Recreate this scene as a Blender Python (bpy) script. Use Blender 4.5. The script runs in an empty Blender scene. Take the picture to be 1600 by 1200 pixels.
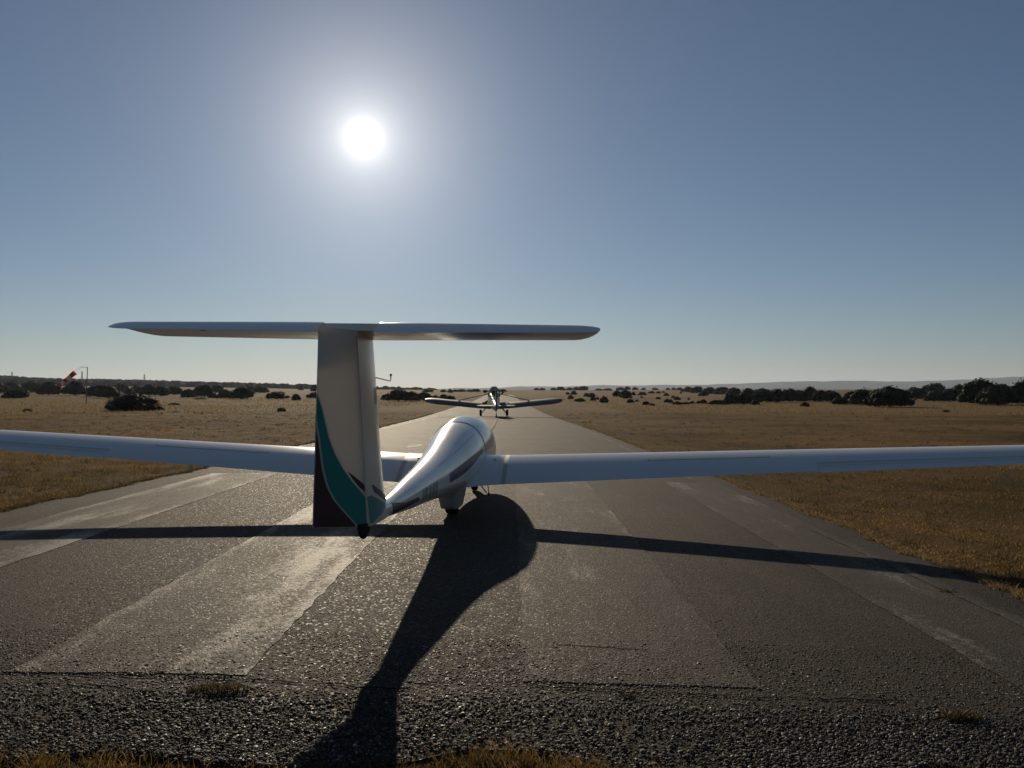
import bpy, bmesh, math, random
import numpy as np
from mathutils import Vector, Matrix

random.seed(7)
rng = np.random.default_rng(11)
R = math.radians
scene = bpy.context.scene
COL = scene.collection

# ------------------------------------------------------------------ camera
F = 1294.0            # focal length in pixels of the 1600 px wide photograph
CAM_H = 1.45
HOR = 616.0           # image row of the level horizon
cam_d = bpy.data.cameras.new("camera")
cam = bpy.data.objects.new("camera", cam_d)
COL.objects.link(cam)
cam.location = (0, 0, CAM_H)
cam.rotation_euler = (R(90) + math.atan((HOR - 600) / F), 0, 0)
cam_d.sensor_width = 36.0
cam_d.lens = 36.0 * F / 1600.0
cam_d.clip_start = 0.05
cam_d.clip_end = 60000
scene.camera = cam

# ------------------------------------------------------------------ sky and sun
SUN_AZ = R(-10.2)     # from +Y, towards +X positive
SUN_EL = R(17.0)
sunv = Vector((math.sin(SUN_AZ) * math.cos(SUN_EL), math.cos(SUN_AZ) * math.cos(SUN_EL), math.sin(SUN_EL)))
world = bpy.data.worlds.new("World")
scene.world = world
world.use_nodes = True
wn, wl = world.node_tree.nodes, world.node_tree.links
wn.clear()
w_out = wn.new("ShaderNodeOutputWorld")
sky = wn.new("ShaderNodeTexSky")
sky.sky_type = 'NISHITA'
sky.sun_disc = False
sky.sun_elevation = SUN_EL
sky.sun_rotation = SUN_AZ % (2 * math.pi)
sky.altitude = 1000
sky.air_density = 1.0
sky.dust_density = 0.13
sky.ozone_density = 3.4
bg = wn.new("ShaderNodeBackground")
bg.inputs['Strength'].default_value = 0.051
wl.new(sky.outputs[0], bg.inputs['Color'])
# aureole: the blinding disc and the forward scattered light round it
tc = wn.new("ShaderNodeTexCoord")
nrm = wn.new("ShaderNodeVectorMath"); nrm.operation = 'NORMALIZE'
wl.new(tc.outputs['Generated'], nrm.inputs[0])
dt = wn.new("ShaderNodeVectorMath"); dt.operation = 'DOT_PRODUCT'
dt.inputs[1].default_value = sunv
wl.new(nrm.outputs[0], dt.inputs[0])


def wmath(op, a, b=None, c=None):
    n = wn.new("ShaderNodeMath"); n.operation = op
    for i, v in enumerate((a, b, c)):
        if v is None:
            continue
        if isinstance(v, (int, float)):
            n.inputs[i].default_value = v
        else:
            wl.new(v, n.inputs[i])
    return n.outputs[0]


cosd = wmath('MINIMUM', dt.outputs['Value'], 1.0)
theta = wmath('ARCCOSINE', cosd)                       # radians from the sun
t2 = wmath('MULTIPLY', theta, theta)
core = wmath('DIVIDE', 0.0002, wmath('ADD', t2, 0.00004))       # steep core
halo = wmath('ADD', wmath('MULTIPLY', 0.88, wmath('POWER', 2.718, wmath('MULTIPLY', theta, -14.0))),
             wmath('MULTIPLY', 0.085, wmath('POWER', 2.718, wmath('MULTIPLY', theta, -3.2))))
aur = wmath('ADD', core, halo)
bg2 = wn.new("ShaderNodeBackground")
bg2.inputs['Color'].default_value = (1.0, 0.95, 0.88, 1)
wl.new(aur, bg2.inputs['Strength'])
addw = wn.new("ShaderNodeAddShader")
wl.new(bg.outputs[0], addw.inputs[0]); wl.new(bg2.outputs[0], addw.inputs[1])
wl.new(addw.outputs[0], w_out.inputs['Surface'])

sun_d = bpy.data.lights.new("sun", 'SUN')
sun_d.energy = 4.5
sun_d.angle = R(0.55)
sun_d.color = (1.0, 0.84, 0.62)
sun_o = bpy.data.objects.new("sun", sun_d)
COL.objects.link(sun_o)
sun_o.location = sunv * 60
sun_o.rotation_euler = (-sunv).to_track_quat('-Z', 'Y').to_euler()

scene.view_settings.view_transform = 'Standard'
scene.view_settings.look = 'None'
scene.view_settings.exposure = -0.29
scene.view_settings.gamma = 1.0
scene.view_settings.use_curve_mapping = False
scene.render.engine = 'CYCLES'
scene.cycles.use_denoising = True
scene.cycles.max_bounces = 8
scene.cycles.transparent_max_bounces = 12
scene.cycles.volume_bounces = 0
scene.cycles.sample_clamp_indirect = 6.0
scene.cycles.sample_clamp_direct = 30.0


# ------------------------------------------------------------------ terrain
_rr = np.array([0, 15, 60, 110, 144, 220, 290, 450, 600, 700, 850, 1100, 1700, 3000, 12000.0])
_ee = np.array([0, 0, -.17, -.10, 0, .45, 1.0, 2.75, 4.3, 5.0, 4.6, 0.0, -16, -40, -60.0])
_m = np.gradient(_ee, _rr); _m[0] = _m[1] = 0


def profile(r):
    r = np.asarray(r, float)
    i = np.clip(np.searchsorted(_rr, r) - 1, 0, len(_rr) - 2)
    h = _rr[i + 1] - _rr[i]
    t = np.clip((r - _rr[i]) / h, 0, 1)
    return ((2*t**3-3*t**2+1)*_ee[i] + (t**3-2*t**2+t)*h*_m[i] + (-2*t**3+3*t**2)*_ee[i+1] + (t**3-t**2)*h*_m[i+1])


def E(x, y):
    x = np.asarray(x, float); y = np.asarray(y, float)
    r = np.hypot(x, y)
    e = profile(r)
    az = np.degrees(np.arctan2(x, y))
    left = np.clip((-az - 3) / 26, 0, 1.25)
    left = left * left * (3 - 2 * np.minimum(left, 1.0))
    left = np.where(y > 0, left, 0)
    e = e + (15.0 * left + 3.0 * np.clip((-az + 1) / 8, 0, 1) * (y > 0)) * np.exp(-((r - 1250) / 330.0) ** 2)
    xc = np.clip(x, -8, 6)
    e = e + (-.026 * xc - .003 * xc * xc) * np.clip(1.25 - r / 60, .12, 1)      # crossfall of the runway end
    e = e + 0.05 * np.clip((r - 90) / 200, 0, 1) * (np.sin(x / 23 + 1) * 2 + np.sin(y / 31) * 2)
    return e


def at(px, py):
    """point of the terrain seen at a pixel of the photograph"""
    dx, dz = (px - 800) / F, (HOR - py) / F
    ys = np.concatenate([np.linspace(3, 200, 2000), np.linspace(200, 1600, 3000)])
    below = CAM_H + dz * ys <= E(dx * ys, ys)
    k = int(np.argmax(below)) if below.any() else int(np.argmin(np.abs(ys - 680)))
    y = float(ys[k]); x = dx * y
    return Vector((x, y, float(E(x, y))))


# ------------------------------------------------------------------ helpers
def link(o, parent=None):
    COL.objects.link(o)
    if parent is not None:
        o.parent = parent
    return o


def mesh_obj(name, verts, faces, mat, parent=None, smooth=False, angle=None):
    me = bpy.data.meshes.new(name)
    me.from_pydata([tuple(v) for v in verts], [], [tuple(f) for f in faces])
    if smooth:
        me.polygons.foreach_set("use_smooth", [True] * len(me.polygons))
        if angle:
            me.set_sharp_from_angle(angle=R(angle))
    me.materials.append(mat)
    me.update()
    return link(bpy.data.objects.new(name, me), parent)


def np_mesh(name, V, Fq, mat, parent=None, smooth=False):
    """fast mesh from numpy arrays, all faces with the same corner count"""
    me = bpy.data.meshes.new(name)
    n = Fq.shape[1]
    me.vertices.add(len(V)); me.vertices.foreach_set("co", V.astype(np.float32).ravel())
    me.loops.add(Fq.size); me.loops.foreach_set("vertex_index", Fq.astype(np.int32).ravel())
    me.polygons.add(len(Fq))
    me.polygons.foreach_set("loop_start", np.arange(0, Fq.size, n, dtype=np.int32))
    me.polygons.foreach_set("loop_total", np.full(len(Fq), n, dtype=np.int32))
    if smooth:
        me.polygons.foreach_set("use_smooth", np.ones(len(Fq), dtype=bool))
    me.materials.append(mat)
    me.update(); me.validate()
    return link(bpy.data.objects.new(name, me), parent)


def loft(name, rings, mat, parent=None, cap=True, smooth=True, angle=40, closed=True):
    n = len(rings[0]); v = []; f = []
    for rg in rings:
        v += [tuple(p) for p in rg]
    m = n if closed else n - 1
    for i in range(len(rings) - 1):
        for j in range(m):
            a, b = i * n + j, i * n + (j + 1) % n
            f.append((a, b, b + n, a + n))
    if cap and closed:
        f.append(tuple(reversed(range(n))))
        f.append(tuple(range((len(rings) - 1) * n, len(rings) * n)))
    return mesh_obj(name, v, f, mat, parent, smooth, angle)


def tube_rings(pts, radii, n=8):
    pts = [Vector(p) for p in pts]
    rings = []
    for i, p in enumerate(pts):
        d = (pts[min(i + 1, len(pts) - 1)] - pts[max(i - 1, 0)]).normalized()
        u = d.cross(Vector((0, 0, 1)))
        if u.length < 1e-4:
            u = d.cross(Vector((1, 0, 0)))
        u.normalize(); w = d.cross(u)
        r = radii[i] if isinstance(radii, (list, tuple)) else radii
        rings.append([p + (u * math.cos(t) + w * math.sin(t)) * r for t in (2 * math.pi * k / n for k in range(n))])
    return rings


def tube(name, pts, radii, mat, parent=None, n=8):
    return loft(name, tube_rings(pts, radii, n), mat, parent)


def box_mesh(name, c, s, mat, parent=None, bev=0.0):
    bm = bmesh.new()
    bmesh.ops.create_cube(bm, size=1.0)
    bmesh.ops.scale(bm, vec=s, verts=bm.verts)
    if bev:
        bmesh.ops.bevel(bm, geom=list(bm.edges), offset=bev, segments=2, affect='EDGES')
    bmesh.ops.translate(bm, vec=c, verts=bm.verts)
    me = bpy.data.meshes.new(name); bm.to_mesh(me); bm.free()
    me.materials.append(mat)
    return link(bpy.data.objects.new(name, me), parent)


def wheel(name, c, r, w, mat_t, mat_r, parent, axis='x'):
    """tyre with a rounded tread and a rim under it"""
    prof = [(-.5, .62), (-.5, .82), (-.42, .95), (-.2, 1.0), (.2, 1.0), (.42, .95), (.5, .82), (.5, .62)]
    n = 24; rings = []
    for a, q in prof:
        rings.append([(c[0] + a * w, c[1] + r * q * math.cos(t), c[2] + r * q * math.sin(t)) for t in (2*math.pi*k/n for k in range(n))])
    t = loft(name, rings, mat_t, parent, cap=False, angle=50)
    rim = [[(c[0] + a * w, c[1] + r * q * math.cos(t_), c[2] + r * q * math.sin(t_)) for t_ in (2*math.pi*k/n for k in range(n))]
           for a, q in [(-.46, .12), (-.5, .2), (-.38, .3), (-.42, .64), (.42, .64), (.38, .3), (.5, .2), (.46, .12)]]
    loft('rim', rim, mat_r, t, angle=40)
    return t


def empty(name, loc, rot=(0, 0, 0)):
    o = bpy.data.objects.new(name, None)
    o.empty_display_size = 0.3
    COL.objects.link(o)
    o.location = loc; o.rotation_euler = rot
    return o


def tag(o, label=None, cat=None, group=None, kind=None):
    if label: o['label'] = label
    if cat: o['category'] = cat
    if group: o['group'] = group
    if kind: o['kind'] = kind
    return o


# ------------------------------------------------------------------ materials
def new_mat(name):
    m = bpy.data.materials.new(name); m.use_nodes = True
    nt = m.node_tree
    b = nt.nodes['Principled BSDF']
    return m, nt, b


def nd(nt, typ, **kw):
    n = nt.nodes.new(typ)
    for k, v in kw.items():
        if k in n.inputs:
            n.inputs[k].default_value = v
        else:
            setattr(n, k, v)
    return n


def ramp(nt, fac, stops):
    r = nt.nodes.new("ShaderNodeValToRGB")
    el = r.color_ramp.elements
    el[0].position, el[0].color = stops[0][0], (*stops[0][1], 1)
    el[1].position, el[1].color = stops[-1][0], (*stops[-1][1], 1)
    for p, c in stops[1:-1]:
        e = el.new(p); e.color = (*c, 1)
    nt.links.new(fac, r.inputs[0])
    return r.outputs[0]


def mixc(nt, fac, a, b, mode='MIX'):
    m = nt.nodes.new("ShaderNodeMix"); m.data_type = 'RGBA'; m.blend_type = mode
    for sock, v in ((m.inputs[0], fac), (m.inputs[6], a), (m.inputs[7], b)):
        if isinstance(v, (int, float)):
            sock.default_value = v
        elif isinstance(v, tuple):
            sock.default_value = (*v, 1)
        else:
            nt.links.new(v, sock)
    return m.outputs[2]


def g3(v):
    return (v, v, v)


def pos(nt):
    return nt.nodes.new("ShaderNodeNewGeometry").outputs['Position']


def noise(nt, vec, scale, detail=4, rough=.55, out='Fac'):
    n = nd(nt, "ShaderNodeTexNoise", Scale=scale, Detail=detail, Roughness=rough)
    nt.links.new(vec, n.inputs['Vector'])
    return n.outputs[out]


def bump(nt, b, h, strength, dist, prev=None):
    n = nd(nt, "ShaderNodeBump", Strength=strength, Distance=dist)
    nt.links.new(h, n.inputs['Height'])
    if prev is not None:
        nt.links.new(prev, n.inputs['Normal'])
    if b is not None:
        nt.links.new(n.outputs[0], b.inputs['Normal'])
    return n.outputs[0]


def objco(nt):
    return nt.nodes.new("ShaderNodeTexCoord").outputs['Object']


def simple(name, col, rough=.5, metal=0.0, vary=.12, scale=6.0, spec=.5, coat=0.0):
    m, nt, b = new_mat(name)
    v = objco(nt)
    f = noise(nt, v, scale, 5)
    c0 = tuple(max(0, c * (1 - vary)) for c in col); c1 = tuple(min(1, c * (1 + vary)) for c in col)
    nt.links.new(ramp(nt, f, [(.3, c0), (.7, c1)]), b.inputs['Base Color'])
    b.inputs['Roughness'].default_value = rough
    b.inputs['Metallic'].default_value = metal
    b.inputs['Specular IOR Level'].default_value = spec
    b.inputs['Coat Weight'].default_value = coat
    b.inputs['Coat Roughness'].default_value = .08
    return m


def gelcoat(name, col, rough=.16, grime=.25):
    """white aircraft paint with dust, chalking and streaks"""
    m, nt, b = new_mat(name)
    v = objco(nt)
    f1 = noise(nt, v, 2.2, 6, .62)
    f2 = noise(nt, v, 38, 3)
    dirty = tuple(c * (1 - grime) * k for c, k in zip(col, (1.0, .96, .88)))
    c = mixc(nt, f1, dirty, col)
    c = mixc(nt, .12, c, ramp(nt, f2, [(.35, tuple(x * .7 for x in col)), (.65, col)]))
    nt.links.new(c, b.inputs['Base Color'])
    rr = nd(nt, "ShaderNodeMapRange"); rr.inputs['To Min'].default_value = rough + .12; rr.inputs['To Max'].default_value = rough - .05
    nt.links.new(f1, rr.inputs['Value'])
    nt.links.new(rr.outputs[0], b.inputs['Roughness'])
    b.inputs['Specular IOR Level'].default_value = .5
    bump(nt, b, noise(nt, v, 5, 2), .04, .02)
    return m


M = {}
M['gel'] = gelcoat('gelcoat_white', (.90, .875, .81), .16, .12)
m = gelcoat('thin_gelcoat_shell', (.90, .875, .81), .2, .12)       # thin glass fibre shell, lets some light through
nt = m.node_tree; b = nt.nodes['Principled BSDF']
t = nd(nt, 'ShaderNodeBsdfTranslucent', Color=(.88, .83, .72, 1))
x = nd(nt, 'ShaderNodeMixShader'); x.inputs[0].default_value = .22
nt.links.new(b.outputs[0], x.inputs[1]); nt.links.new(t.outputs[0], x.inputs[2])
nt.links.new(x.outputs[0], nt.nodes['Material Output'].inputs['Surface'])
M['gel_thin'] = m
M['gel2'] = gelcoat('gelcoat_cream', (.66, .64, .56), .4)
M['teal'] = gelcoat('teal_paint', (.014, .30, .28), .34, .15)
M['purple'] = gelcoat('plum_paint', (.085, .045, .058), .38, .2)
M['pin'] = gelcoat('pinstripe', (.55, .53, .48), .4, .1)
M['reg'] = gelcoat('registration_grey', (.20, .21, .20), .45, .2)
M['gap'] = simple('gap_dark', (.012, .012, .012), 1.0, spec=0.0)
M['rubber'] = simple('rubber', (.018, .017, .016), .85, spec=.3)
M['metal'] = simple('brushed_metal', (.45, .44, .42), .35, 1.0)
M['dark_metal'] = simple('dark_metal', (.07, .065, .06), .5, .6)
M['red'] = simple('red_paint', (.30, .03, .02), .5)
M['flag_grey'] = simple('sticker_grey', (.12, .13, .14), .45)
M['flag_red'] = simple('sticker_red', (.20, .03, .03), .45)
M['seat'] = simple('cockpit_liner', (.30, .29, .27), .8)
M['rust_steel'] = simple('galvanised_pole', (.13, .115, .10), .65, .3, .3, 3)
M['pylon'] = simple('pylon_steel', (.28, .28, .28), .6, .5)
M['rope'] = simple('rope', (.10, .09, .075), .9, 0, .3, 40)
M['white_rock'] = simple('white_rock', (.62, .60, .55), .9, 0, .2, 8)
M['tow_cream'] = gelcoat('tow_plane_cream', (.62, .57, .44), .34, .3)
M['tow_wing_shaded'] = gelcoat('tow_plane_wing_shaded', (.11, .115, .095), .5, .3)  # far darker than the cream: shade on the backlit wings put into the colour
M['tow_dark'] = simple('tow_plane_dark_walkway', (.05, .05, .055), .7)

# acrylic canopy: tinted, dusty
m, nt, b = new_mat('canopy_acrylic')
b.inputs['Base Color'].default_value = (.74, .79, .83, 1)
b.inputs['Roughness'].default_value = .12
b.inputs['IOR'].default_value = 1.49
tr = nd(nt, "ShaderNodeBsdfTransparent", Color=(.72, .78, .80, 1))
mx = nd(nt, "ShaderNodeMixShader"); mx.inputs[0].default_value = .78
nt.links.new(tr.outputs[0], mx.inputs[1]); nt.links.new(b.outputs[0], mx.inputs[2])
nt.links.new(mx.outputs[0], nt.nodes['Material Output'].inputs['Surface'])
M['canopy'] = m

# window glass of the tow plane
m, nt, b = new_mat('cockpit_glass')
b.inputs['Base Color'].default_value = (.03, .05, .05, 1)
b.inputs['Roughness'].default_value = .06
tr = nd(nt, "ShaderNodeBsdfTransparent", Color=(.55, .62, .60, 1))
mx = nd(nt, "ShaderNodeMixShader"); mx.inputs[0].default_value = .45
nt.links.new(tr.outputs[0], mx.inputs[1]); nt.links.new(b.outputs[0], mx.inputs[2])
nt.links.new(mx.outputs[0], nt.nodes['Material Output'].inputs['Surface'])
M['glass'] = m

# asphalt
def asphalt_mat(name, paint=False):
    m, nt, b = new_mat(name)
    p = pos(nt)
    mp = nd(nt, "ShaderNodeMapping"); mp.inputs['Scale'].default_value = (1, .18, 1)
    nt.links.new(p, mp.inputs['Vector'])
    big = noise(nt, p, .55, 5, .6)
    streak = noise(nt, mp.outputs[0], 2.2, 5, .6)
    fine = noise(nt, p, 60, 3, .7)
    vo = nd(nt, "ShaderNodeTexVoronoi", Scale=75.0); nt.links.new(p, vo.inputs['Vector'])
    vo2 = nd(nt, "ShaderNodeTexVoronoi", Scale=210.0); nt.links.new(p, vo2.inputs['Vector'])
    sep = nd(nt, "ShaderNodeSeparateColor"); nt.links.new(vo.outputs['Color'], sep.inputs[0])
    c = ramp(nt, big, [(.3, (.028, .0225, .0175)), (.5, (.046, .037, .028)), (.72, (.070, .056, .043))])
    c = mixc(nt, .55, c, ramp(nt, streak, [(.3, (.026, .021, .0165)), (.7, (.074, .060, .046))]))
    chips = ramp(nt, sep.outputs[0], [(.0, (.35, .34, .33)), (.6, (.9, .88, .85)), (.9, (1.5, 1.4, 1.25)), (1.0, (2.6, 2.4, 2.1))])
    c = mixc(nt, .75, c, chips, 'MULTIPLY')
    nt.links.new(c, b.inputs['Base Color'])
    rg = ramp(nt, sep.outputs[1], [(0, g3(.5)), (.12, g3(.75)), (1, g3(.92))])
    nt.links.new(rg, b.inputs['Roughness'])
    b.inputs['Specular IOR Level'].default_value = .11
    n1 = bump(nt, None, vo.outputs['Distance'], .45, -.008)
    n2 = bump(nt, None, vo2.outputs['Distance'], .45, -.004, n1)
    n3 = bump(nt, b, fine, .35, .006, n2)
    if paint:
        base = b
        pb = nd(nt, "ShaderNodeBsdfPrincipled")
        wear1 = noise(nt, mp.outputs[0], 2.6, 6, .65)
        wear2 = noise(nt, p, 22, 4, .7)
        pc = ramp(nt, noise(nt, p, 3.0, 5), [(.3, (.13, .115, .095)), (.7, (.31, .28, .235))])
        nt.links.new(pc, pb.inputs['Base Color'])
        pb.inputs['Roughness'].default_value = .68
        pb.inputs['Specular IOR Level'].default_value = .22
        n4 = bump(nt, pb, fine, .4, .006, n1)
        return m, nt, b, pb, wear1, wear2, p
    return m


M['asphalt'] = asphalt_mat('asphalt')


def worn_paint(name, shift, edge, film):
    """old paint, mostly gone; edge = how much more of it is left along the two long borders"""
    m, nt, b, pb, w1, w2, p = asphalt_mat(name, True)
    ad = nd(nt, "ShaderNodeMath", operation='MULTIPLY_ADD'); ad.inputs[1].default_value = .55
    nt.links.new(w2, ad.inputs[0]); nt.links.new(w1, ad.inputs[2])
    ge = nd(nt, "ShaderNodeSeparateXYZ"); nt.links.new(nt.nodes.new("ShaderNodeTexCoord").outputs['Generated'], ge.inputs[0])
    e1 = nd(nt, "ShaderNodeMath", operation='SUBTRACT'); nt.links.new(ge.outputs[0], e1.inputs[0]); e1.inputs[1].default_value = .5
    e2 = nd(nt, "ShaderNodeMath", operation='ABSOLUTE'); nt.links.new(e1.outputs[0], e2.inputs[0])
    e3 = nd(nt, "ShaderNodeMapRange"); e3.inputs['From Min'].default_value = .34; e3.inputs['From Max'].default_value = .5
    e3.inputs['To Min'].default_value = shift; e3.inputs['To Max'].default_value = shift + edge
    nt.links.new(e2.outputs[0], e3.inputs['Value'])
    ad2 = nd(nt, "ShaderNodeMath", operation='ADD'); nt.links.new(ad.outputs[0], ad2.inputs[0]); nt.links.new(e3.outputs[0], ad2.inputs[1])
    mk = ramp(nt, ad2.outputs[0], [(.70, g3(film)), (.79, g3(film + .14)), (.85, g3(.66)), (.92, g3(.95))])
    mx = nd(nt, "ShaderNodeMixShader")
    nt.links.new(mk, mx.inputs[0]); nt.links.new(b.outputs[0], mx.inputs[1]); nt.links.new(pb.outputs[0], mx.inputs[2])
    nt.links.new(mx.outputs[0], nt.nodes['Material Output'].inputs['Surface'])
    return m


M['paint'] = worn_paint('worn_paint', -.02, .11, .13)
M['paint2'] = worn_paint('nearly_gone_paint', -.12, .05, .10)

# stone chips
m, nt, b = new_mat('stone_chips')
g = nt.nodes.new("ShaderNodeNewGeometry")
nt.links.new(ramp(nt, g.outputs['Random Per Island'], [(0, (.014, .0115, .009)), (.5, (.034, .028, .022)), (.78, (.062, .052, .042)), (.93, (.14, .12, .10)), (1, (.40, .34, .28))]), b.inputs['Base Color'])
rv = nd(nt, 'ShaderNodeMath', operation='MULTIPLY'); nt.links.new(g.outputs['Random Per Island'], rv.inputs[0]); rv.inputs[1].default_value = 7.31
fr = nd(nt, 'ShaderNodeMath', operation='FRACT'); nt.links.new(rv.outputs[0], fr.inputs[0])
nt.links.new(ramp(nt, fr.outputs[0], [(0, g3(.85)), (.7, g3(.75)), (.9, g3(.62)), (1, g3(.45))]), b.inputs['Roughness'])
b.inputs['Specular IOR Level'].default_value = .35
bump(nt, b, noise(nt, g.outputs['Position'], 350, 3), .5, .003)
M['chips'] = m

# field soil and mown dry grass
m, nt, b = new_mat('dry_field')
p = pos(nt)
mp = nd(nt, "ShaderNodeMapping"); mp.inputs['Scale'].default_value = (.25, 1, 1)
nt.links.new(p, mp.inputs['Vector'])
n0 = noise(nt, p, .03, 4, .6)
n1 = noise(nt, mp.outputs[0], .35, 6, .62)
n2 = noise(nt, p, 9, 5, .7)
n3 = noise(nt, p, 55, 3, .7)
c = ramp(nt, n1, [(.28, (.085, .050, .021)), (.5, (.145, .090, .038)), (.75, (.23, .15, .066))])
c = mixc(nt, .5, c, ramp(nt, n2, [(.3, (.055, .036, .016)), (.55, (.15, .092, .038)), (.75, (.29, .195, .088))]))
c = mixc(nt, .35, c, ramp(nt, n3, [(.3, (.05, .033, .017)), (.7, (.25, .165, .075))]))
# taller straw away from the mown strip
ln = nd(nt, "ShaderNodeVectorMath", operation='LENGTH'); nt.links.new(p, ln.inputs[0])
mr = nd(nt, "ShaderNodeMapRange"); mr.inputs['From Min'].default_value = 78; mr.inputs['From Max'].default_value = 105
ad = nd(nt, "ShaderNodeMath", operation='MULTIPLY_ADD'); ad.inputs[1].default_value = 30; nt.links.new(n0, ad.inputs[0]); nt.links.new(ln.outputs['Value'], ad.inputs[2])
nt.links.new(ad.outputs[0], mr.inputs['Value'])
straw = ramp(nt, n1, [(.3, (.15, .095, .038)), (.7, (.255, .17, .072))])
pt = ramp(nt, noise(nt, p, .11, 4, .65), [(.36, (.55, .58, .52)), (.5, (1.0, .97, .92)), (.66, (1.4, 1.3, 1.15))])
c = mixc(nt, 1.0, c, pt, 'MULTIPLY')
c = mixc(nt, mr.outputs[0], c, straw)
nt.links.new(c, b.inputs['Base Color'])
b.inputs['Roughness'].default_value = .95
b.inputs['Specular IOR Level'].default_value = .04
nb = bump(nt, None, n2, 1.0, .10)
bump(nt, b, n3, .8, .03, nb)
M['field'] = m


def blade_mat(name, stops, transl=.45, spec=.25, patchy=False):
    m, nt, b = new_mat(name)
    g = nt.nodes.new("ShaderNodeNewGeometry")
    c = ramp(nt, g.outputs['Random Per Island'], stops)
    if patchy:
        pt = ramp(nt, noise(nt, g.outputs['Position'], .11, 4, .65), [(.36, (.60, .66, .58)), (.5, (.95, .95, .92)), (.66, (1.4, 1.3, 1.15))])
        c = mixc(nt, 1.0, c, pt, 'MULTIPLY')
        pt = ramp(nt, noise(nt, g.outputs['Position'], .9, 4, .65), [(.35, (.65, .66, .62)), (.65, (1.3, 1.25, 1.15))])
        c = mixc(nt, 1.0, c, pt, 'MULTIPLY')
    nt.links.new(c, b.inputs['Base Color'])
    b.inputs['Roughness'].default_value = .7
    b.inputs['Specular IOR Level'].default_value = spec
    t = nd(nt, "ShaderNodeBsdfTranslucent"); nt.links.new(c, t.inputs[0])
    x = nd(nt, "ShaderNodeMixShader"); x.inputs[0].default_value = transl
    nt.links.new(b.outputs[0], x.inputs[1]); nt.links.new(t.outputs[0], x.inputs[2])
    nt.links.new(x.outputs[0], nt.nodes['Material Output'].inputs['Surface'])
    return m


M['grass'] = blade_mat('dry_grass_blades', [(0, (.12, .070, .028)), (.4, (.225, .135, .053)), (.72, (.34, .215, .090)), (.88, (.10, .095, .03)), (.93, (.28, .19, .085)), (1, (.46, .34, .18))], .5, .08, True)
M['straw'] = blade_mat('straw_blades', [(0, (.15, .095, .042)), (.5, (.24, .165, .075)), (1, (.36, .26, .13))])
M['weed'] = blade_mat('weed_blades', [(0, (.035, .035, .014)), (.5, (.09, .075, .03)), (.85, (.16, .11, .045)), (1, (.30, .22, .10))])
M['leaf'] = blade_mat('oak_leaves', [(0, (.008, .012, .007)), (.5, (.018, .025, .013)), (.85, (.032, .040, .020)), (1, (.05, .055, .028))], .10, .06)
M['leaf2'] = blade_mat('shrub_leaves', [(0, (.03, .04, .02)), (.5, (.06, .07, .035)), (1, (.12, .12, .06))], .3)
M['bark'] = simple('bark', (.06, .05, .042), .95, 0, .35, 5)
m, nt, b = new_mat('far_wood')
g = nt.nodes.new("ShaderNodeNewGeometry")
nt.links.new(ramp(nt, g.outputs['Random Per Island'], [(0, (.014, .02, .012)), (1, (.045, .055, .028))]), b.inputs['Base Color'])
b.inputs['Roughness'].default_value = .95; b.inputs['Specular IOR Level'].default_value = .1
M['wood'] = m
m, nt, b = new_mat('far_hills')
p = pos(nt)
nt.links.new(ramp(nt, noise(nt, p, .004, 6, .65), [(.35, (.03, .04, .025)), (.55, (.07, .07, .04)), (.75, (.20, .15, .09))]), b.inputs['Base Color'])
b.inputs['Roughness'].default_value = 1.0; b.inputs['Specular IOR Level'].default_value = 0
M['hills'] = m

# ------------------------------------------------------------------ ground sheet
def build_ground():
    az = np.concatenate([np.arange(-180, -60, 6), np.arange(-60, 60, .75), np.arange(60, 180, 6)])
    rr = np.concatenate([[.6], np.geomspace(1.2, 12000, 150)])
    A, RR = np.meshgrid(np.radians(az), rr)
    X = np.sin(A) * RR; Y = np.cos(A) * RR
    Z = E(X, Y)
    V = np.stack([X, Y, Z], -1).reshape(-1, 3)
    n = len(az); f = []
    i = np.arange(len(rr) - 1)[:, None]; j = np.arange(n)[None, :]
    a = i * n + j; b_ = i * n + (j + 1) % n
    Fq = np.stack([a, a + n, b_ + n, b_], -1).reshape(-1, 4)
    # centre patch
    V = np.vstack([V, [[0, 0, 0]]])
    o = np_mesh('ground', V, Fq, M['field'], smooth=True)
    bm = bmesh.new(); bm.from_mesh(o.data); bm.verts.ensure_lookup_table()
    c = bm.verts[len(V) - 1]
    for k in range(n):
        bm.faces.new((c, bm.verts[k], bm.verts[(k + 1) % n]))
    bmesh.ops.recalc_face_normals(bm, faces=bm.faces)
    bm.to_mesh(o.data); bm.free()
    tag(o, 'dry mown grassland stretching to the trees on both sides', None, None, 'structure')
    return o


ground = build_ground()

# ------------------------------------------------------------------ runway
def jit(t, a, s):
    return a * (math.sin(t * s + 1.3) * .5 + math.sin(t * s * 2.7 + .4) * .3 + math.sin(t * s * 6.1 + 2.2) * .2)


def left_edge(y):
    base = np.interp(y, [0, 9.9, 14.5, 36, 65, 150, 300], [-6.2, -6.05, -5.8, -5.85, -6.4, -7.4, -9.2])
    return float(base) + jit(y, .10, 2.1) + jit(y + 9, .05, 9.0)


def right_edge(y):
    base = np.interp(y, [0, 6, 14.5, 36, 65, 150, 300], [3.98, 3.98, 3.95, 3.65, 2.85, 1.9, 0.3])
    return float(base) + jit(y + 40, .08, 2.4) + jit(y + 3, .045, 8.0)


def near_edge(x):
    return 3.17 + .25 * math.exp(-((x + .08) / .28) ** 2) + .13 * math.exp(-((x - 1.8) / .35) ** 2) + .07 * math.exp(-((x + 1.45) / .3) ** 2) + jit(x, .04, 3.0) + jit(x + 5, .03, 9.5)


RW_Z = .022


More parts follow.
